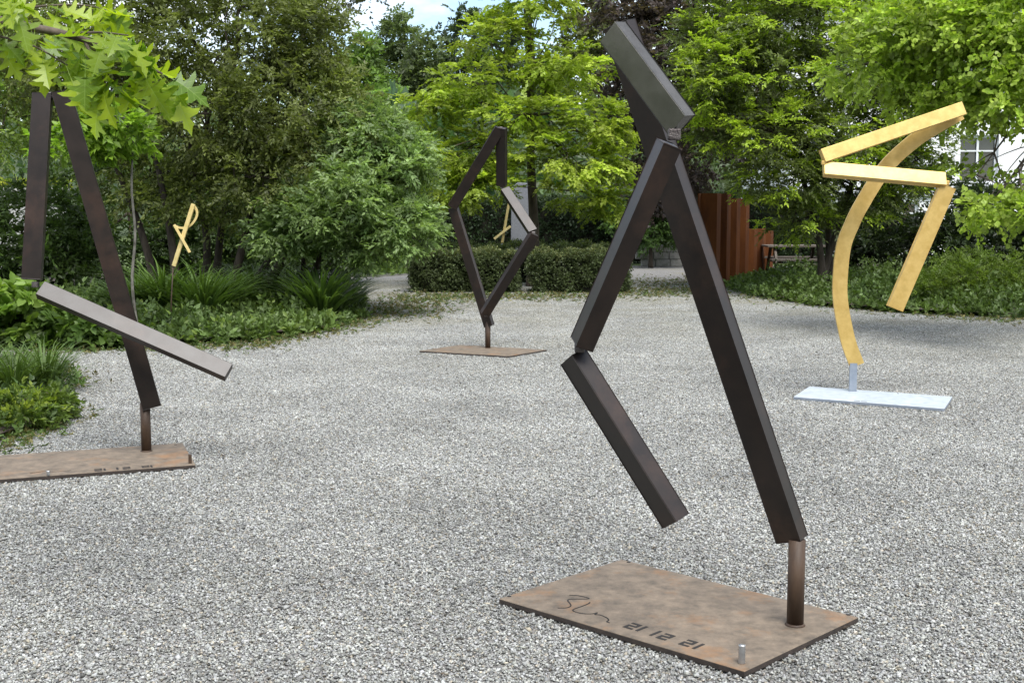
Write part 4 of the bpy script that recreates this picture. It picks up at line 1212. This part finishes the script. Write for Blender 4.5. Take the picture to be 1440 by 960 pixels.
DL, DL2 = (.065, .12, .028), (.105, .17, .040)
spots = [(232, 452, .75, 'arching daylily clump at the foot of the small gilded loop'), (285, 455, .72, 'arching daylily clump right of the thin sculpture rod'),
         (328, 445, .62, 'shorter daylily clump between the rod and the shade tree stems'), (362, 438, .66, 'daylily clump below the shade tree stems'),
         (408, 440, .62, 'dark daylily clump left of the big one at the path corner'), (452, 450, .72, 'big dark daylily clump at the corner of the path'),
         (478, 441, .52, 'daylily clump spilling onto the gravel at the path corner'), (195, 450, .6, 'daylily clump behind the slanting steel beam')]
for i, (u, v, L, lab) in enumerate(spots):
    p = G(u, v)
    grass_clump(i, (p.x, p.y, .03), 300, L * 1.25, .024, DL, DL2, lab, .7, 1.5)
for i, (u, v, lab) in enumerate(((20, 556, 'fine grass tuft behind the yellow-green clump'), (62, 548, 'fine grass tuft overhanging the gravel at the near left bed'), (-30, 552, 'fine grass tuft deep in the near left bed'))):
    p = G(u, v)
    grass_clump(20 + i, (p.x, p.y, .03), 230, .46, .009, (.075, .13, .03), (.11, .17, .04), lab, .8, 1.3, 'grass_tuft', 'grass tufts in the near left bed')

# ------------------------------------------------------------------ ground cover (uncountable)
def cover(name, poly, n, hmax, leaf, wid, col, col2, label, seed, clip=None, tip=None, shape=LEAF4, taper=.9):
    rng = np.random.default_rng(seed)
    cx_, cy_ = sum(p[0] for p in poly) / len(poly), sum(p[1] for p in poly) / len(poly)
    poly = [(p[0] + .16 * (p[0] - cx_) / math.hypot(p[0] - cx_, p[1] - cy_), p[1] + .16 * (p[1] - cy_) / math.hypot(p[0] - cx_, p[1] - cy_)) for p in poly]
    xs = np.array([p[0] for p in poly]); ysv = np.array([p[1] for p in poly])
    P = []
    while sum(len(a) for a in P) < n:
        x = rng.uniform(xs.min(), xs.max(), n); y = rng.uniform(ysv.min(), ysv.max(), n)
        m = inside(poly, x, y)
        if clip is not None: m &= clip(x, y)
        P.append(np.stack([x[m], y[m]], 1))
    P = np.concatenate(P)[:n]
    e = np.clip(edge_dist(poly, P[:, 0], P[:, 1]) / taper, .28, 1)
    hh = hmax * e * (.55 + .45 * np.sin(P[:, 0] * 2.7 + 1) * np.sin(P[:, 1] * 2.1)) * rng.uniform(.5, 1.1, n) + .05
    org = np.stack([P[:, 0], P[:, 1], hh * rng.uniform(.15, .8, n)], 1)
    ax = rng.normal(size=(n, 3)) * .6 + np.array([0, -.15, .7])
    pt = (np.sin(P[:, 0] * 1.9) * np.sin(P[:, 1] * 1.3 + 1) * .5 + .5)[:, None]
    cc = (np.array(col) * (1 - pt) + np.array(col2) * pt) * np.exp(rng.normal(size=(n, 1)) * .2)
    tc = (tip, (rng.random(n) < .15) * .8) if tip is not None else None
    v, t, c = sprays(rng, org, ax, hh * .6 + leaf, 7, leaf, wid, cc, .6, shape, tipcol=tc, tipn=.6)
    v[:, 2] = np.maximum(v[:, 2], .02)
    o = np_mesh(name, v, t, M['leaf_dense'], None, c)
    tag(o, label, None, None, 'stuff')
cover('ground_cover', RBED, 11000, .42, .075, .045, (.075, .120, .034), (.115, .170, .040), 'leafy green ground cover filling the right bed', 301, clip=lambda x, y: (y < 27) & (x < .5 * y + 1.0))
cover('ground_cover', LBED2, 7000, .30, .085, .050, (.075, .120, .034), (.12, .18, .045), 'leafy green ground cover in the far left bed', 302, clip=lambda x, y: (x > -.5 * y) & (y < 21), tip=(.20, .28, .05))
cover('ground_cover', LBED1, 2600, .16, .05, .028, (.065, .115, .030), (.10, .155, .035), 'low leafy ground cover in the near left bed', 303, taper=.4)
LAWN = [(-6.5, 28.3), (-3.2, 28.0), (-2.0, 30), (-2.0, 33), (-9, 33)]
cover('ground_cover', LAWN, 2500, .45, .12, .04, (.09, .145, .03), (.12, .185, .035), 'bright green rough growth beyond the path', 304)
# moss and tiny weeds creeping over the gravel along beds and hedge
def weeds():
    rng = np.random.default_rng(310)
    pts = []
    for (u0, v0, u1, v1, sp, n) in ((30, 492, 340, 486, 7, 900), (340, 486, 520, 450, 9, 1100), (520, 440, 620, 430, 14, 800), (560, 420, 730, 416, 7, 1300), (740, 418, 980, 410, 7, 1500), (1030, 414, 1440, 452, 8, 1300), (860, 400, 1030, 398, 9, 700), (0, 632, 110, 575, 10, 300), (40, 500, 110, 540, 12, 240)):
        a = rng.random(n)
        for q in a:
            u = u0 + (u1 - u0) * q + rng.normal() * 18; v = v0 + (v1 - v0) * q + rng.normal() * sp * .6
            p = G(u, v)
            pts.append((p.x, p.y, .008))
    pts = np.array(pts)
    n = len(pts)
    c = np.where(rng.random((n, 1)) < .55, np.array([[.17, .155, .06]]), np.array([[.085, .13, .03]])) * np.exp(rng.normal(size=(n, 1)) * .2)
    v, t, cc = sprays(rng, pts, rng.normal(size=(n, 3)) * np.array([1, 1, .25]) + np.array([0, 0, .35]), np.full(n, .06), 7, .036, .014, c, .6)
    v[:, 2] = np.maximum(v[:, 2], .006)
    o = np_mesh('weeds', v, t, M['leaf_dense'], None, cc)
    tag(o, 'tiny weeds and moss creeping over the gravel edges', None, None, 'stuff')
weeds()
# yellow flowers along the coping of the far wall
def wall_plants():
    rng = np.random.default_rng(320)
    n = 900
    org = np.stack([rng.uniform(-16.8, -11.2, n), 31.5 + rng.normal(size=n) * .1, 2.05 + rng.uniform(0, .14, n)], 1)
    c = np.where(rng.random((n, 1)) < .6, np.array([[.34, .36, .05]]), np.array([[.17, .25, .04]])) * np.exp(rng.normal(size=(n, 1)) * .15)
    v, t, cc = sprays(rng, org, rng.normal(size=(n, 3)) * .6 + np.array([0, 0, .5]), np.full(n, .16), 6, .08, .05, c, .5)
    o = np_mesh('trailing_plants', v, t, M['leaf'], None, cc)
    tag(o, 'yellow-green trailing plants on the coping of the far wall', None, None, 'stuff')
wall_plants()
# dry leaf crumbs on the gravel
def litter():
    rng = np.random.default_rng(330)
    n = 420
    Y = rng.uniform(3.4, 20, n); X = rng.uniform(-.45, .45, n) * Y
    pos = np.stack([X, Y, np.full(n, .014)], 1)
    d = rng.normal(size=(n, 3)) * np.array([1, 1, .15]); nn = rng.normal(size=(n, 3)) * .3 + np.array([0, 0, 1])
    c = np.array([[.06, .045, .03]]) * np.exp(rng.normal(size=(n, 1)) * .5)
    v, t, cc = leaves(pos, d, nn, rng.uniform(.012, .045, n), rng.uniform(.006, .02, n), np.clip(c, .01, .3))
    v[:, 2] = np.maximum(v[:, 2], .011)
    o = np_mesh('leaf_litter', v, t, M['leaf_dense'], None, cc)
    tag(o, 'scattered dry leaf crumbs on the gravel', None, None, 'stuff')
litter()

# ================================================================== OAK BRANCH (near, upper left)
def oak():
    rng = random.Random(8)
    base = (-4.6, 5.2, 0)
    t = thing('red_oak_tree', base, 'red oak reaching a branch of large lobed leaves over the left sculpture', 'tree')
    trunk(t, [(-4.6, 5.2, -.05), (-4.55, 5.2, 1.4), (-4.5, 5.15, 2.9), (-4.6, 5.1, 4.6)], .16, .09, 'bark')
    # leaf meshes: pointed lobes, folded on the midrib
    half = [(0, 0), (.015, .16), (.10, .20), (.26, .16), (.15, .26), (.075, .33), (.24, .41), (.30, .385), (.43, .40), (.33, .49), (.22, .51), (.08, .53), (.22, .64), (.36, .68), (.27, .74), (.08, .75), (.13, .86), (.07, .89), (0, 1.0)]
    def leaf_mesh(k):
        r = random.Random(k)
        curl = r.uniform(-.55, .15); fold = r.uniform(.10, .35)
        V, Fc = [], []
        mid = [i / 8 for i in range(9)]
        def P3(x, y):
            return (x * (1 + .0), y, abs(x) * fold + curl * y * y)
        for s in (-1, 1):
            pts = half
            mids = [(0, p[1]) for p in pts]
            o = len(V)
            for (x, y), (mx, my) in zip(pts, mids):
                V.append(P3(s * x, y)); V.append(P3(0.0, min(1, max(.14, my)) if x else my))
            for i in range(len(pts) - 1):
                a = o + 2 * i
                q = (a, a + 2, a + 3, a + 1)
                Fc.append(q if s > 0 else q[::-1])
        # stalk
        o = len(V)
        V += [(-.006, -.28, .02), (.006, -.28, .02), (.006, .02, 0), (-.006, .02, 0)]
        Fc.append((o, o + 1, o + 2, o + 3))
        me = bpy.data.meshes.new('leaf')
        me.from_pydata(V, [], Fc)
        bm = bmesh.new(); bm.from_mesh(me); bmesh.ops.remove_doubles(bm, verts=bm.verts, dist=1e-4); bmesh.ops.dissolve_degenerate(bm, edges=bm.edges, dist=1e-5); bm.to_mesh(me); bm.free()
        me.materials.append(M['oak_leaf'])
        return me
    meshes = [leaf_mesh(k) for k in range(6)]
    twigs = [[(-4.5, 5.15, 2.75), W(-420, -60, 4.9), W(-150, -10, 4.6), W(0, 30, 4.45), W(90, 48, 4.4), W(160, 72, 4.35), W(228, 104, 4.3)],
             [W(-150, -10, 4.6), W(-40, 40, 4.4), W(40, 62, 4.3), W(95, 92, 4.25)],
             [W(-20, 26, 4.48), W(50, 10, 4.55), W(120, 8, 4.6), W(160, 18, 4.6)],
             [W(90, 48, 4.4), W(140, 46, 4.3), W(180, 50, 4.2)],
             [W(-150, -10, 4.6), W(-60, -10, 4.3), W(20, -4, 4.2)],
             [W(120, 60, 4.38), W(140, 100, 4.3), W(150, 120, 4.25)]]
    for i, tw in enumerate(twigs):
        cp = catmull(tw, 6)
        r0, r1 = (.045, .004) if i == 0 else (.007, .0025)
        n = len(cp) - 1
        br = tube('branch', cp, [r0 + (r1 - r0) * (j / n) ** .6 for j in range(n + 1)], M['bark'], t, 7)
        br0 = br if i == 0 else br0
        start = int(n * .52) if i == 0 else int(n * .3)
        m = 26 if i == 0 else 14
        for j in range(m):
            f = start + (n - start) * (j + rng.random()) / m
            k = min(n - 1, int(f))
            p = cp[k].lerp(cp[k + 1], f - k)
            along = (cp[k + 1] - cp[k]).normalized()
            side = Vector((rng.uniform(-1, 1), rng.uniform(-1, 1), rng.uniform(-.9, .25)))
            d = (along * rng.uniform(.2, 1.0) + side * .9 + Vector((0, 0, -.35))).normalized()
            nz = Vector((rng.uniform(-.7, .7), rng.uniform(-.9, .5), rng.uniform(.2, 1))).normalized()
            nz = (nz - d * nz.dot(d)).normalized()
            x = d.cross(nz)
            s = rng.uniform(.105, .165)
            o = bpy.data.objects.new('leaf', meshes[rng.randrange(6)])
            COL.link(o)
            o.parent = br
            o.matrix_parent_inverse = Matrix.Identity(4)
            mt = Matrix((x * s, d * s, nz * s)).transposed().to_4x4()
            mt.translation = p + d * s * .27
            o.matrix_basis = mt
    # the leaves at the tip of the branch
    for (u0, v0, u1, v1, Y0, nn) in ((236, 108, 293, 134, 4.3, (.1, -.75, .65)), (214, 108, 242, 164, 4.28, (.3, -.9, .3)), (228, 112, 281, 172, 4.35, (.5, -.6, .6)), (200, 100, 226, 158, 4.25, (-.2, -.95, .2)), (120, 100, 118, 158, 4.2, (.1, -1, .1)), (60, 80, 58, 132, 4.25, (.1, -1, .2))):
        p, q = W(u0, v0, Y0), W(u1, v1, Y0 - .03)
        d = (q - p); s = d.length; d.normalize()
        nz = Vector(nn); nz = (nz - d * nz.dot(d)).normalized()
        x = d.cross(nz)
        o = bpy.data.objects.new('leaf', meshes[rng.randrange(6)])
        COL.link(o); o.parent = br0; o.matrix_parent_inverse = Matrix.Identity(4)
        mt = Matrix((x * s, d * s, nz * s)).transposed().to_4x4(); mt.translation = p
        o.matrix_basis = mt
    return t
def oak_leaf_mat():
    m, n, l, p = new_mat('oak_leaf')
    oi = n.new('ShaderNodeObjectInfo')
    r = n.new('ShaderNodeValToRGB')
    r.color_ramp.elements[0].color = (.10, .19, .018, 1)
    r.color_ramp.elements[1].color = (.36, .46, .03, 1)
    l.new(oi.outputs['Random'], r.inputs['Fac'])
    tc = n.new('ShaderNodeTexCoord')
    sx = n.new('ShaderNodeSeparateXYZ'); l.new(tc.outputs['Object'], sx.inputs[0])
    ab = n.new('ShaderNodeMath'); ab.operation = 'ABSOLUTE'; l.new(sx.outputs['X'], ab.inputs[0])
    # side veins running out from the midrib
    ml = n.new('ShaderNodeMath'); ml.operation = 'MULTIPLY'; ml.inputs[1].default_value = -.8; l.new(ab.outputs[0], ml.inputs[0])
    ad = n.new('ShaderNodeMath'); ad.operation = 'ADD'; l.new(ml.outputs[0], ad.inputs[0]); l.new(sx.outputs['Y'], ad.inputs[1])
    m2 = n.new('ShaderNodeMath'); m2.operation = 'MULTIPLY'; m2.inputs[1].default_value = 6.5; l.new(ad.outputs[0], m2.inputs[0])
    fr = n.new('ShaderNodeMath'); fr.operation = 'FRACT'; l.new(m2.outputs[0], fr.inputs[0])
    lt = n.new('ShaderNodeMath'); lt.operation = 'LESS_THAN'; lt.inputs[1].default_value = .10; l.new(fr.outputs[0], lt.inputs[0])
    mi = n.new('ShaderNodeMath'); mi.operation = 'LESS_THAN'; mi.inputs[1].default_value = .012; l.new(ab.outputs[0], mi.inputs[0])
    mxm = n.new('ShaderNodeMath'); mxm.operation = 'MAXIMUM'; l.new(lt.outputs[0], mxm.inputs[0]); l.new(mi.outputs[0], mxm.inputs[1])
    sc2 = n.new('ShaderNodeMath'); sc2.operation = 'MULTIPLY'; sc2.inputs[1].default_value = .35; l.new(mxm.outputs[0], sc2.inputs[0])
    mx = n.new('ShaderNodeMixRGB'); l.new(sc2.outputs[0], mx.inputs['Fac']); l.new(r.outputs['Color'], mx.inputs['Color1']); mx.inputs['Color2'].default_value = (.30, .42, .12, 1)
    l.new(mx.outputs['Color'], p.inputs['Base Color'])
    p.inputs['Roughness'].default_value = .38
    t = n.new('ShaderNodeBsdfTranslucent')
    g = n.new('ShaderNodeMixRGB'); g.blend_type = 'MULTIPLY'; g.inputs['Fac'].default_value = 1; g.inputs['Color2'].default_value = (1.5, 1.55, .5, 1)
    l.new(mx.outputs['Color'], g.inputs['Color1']); l.new(g.outputs['Color'], t.inputs['Color'])
    ms = n.new('ShaderNodeMixShader'); ms.inputs['Fac'].default_value = .5
    l.new(p.outputs['BSDF'], ms.inputs[1]); l.new(t.outputs['BSDF'], ms.inputs[2])
    l.new(ms.outputs['Shader'], n['Material Output'].inputs['Surface'])
    return m
M['oak_leaf'] = oak_leaf_mat()
oak()
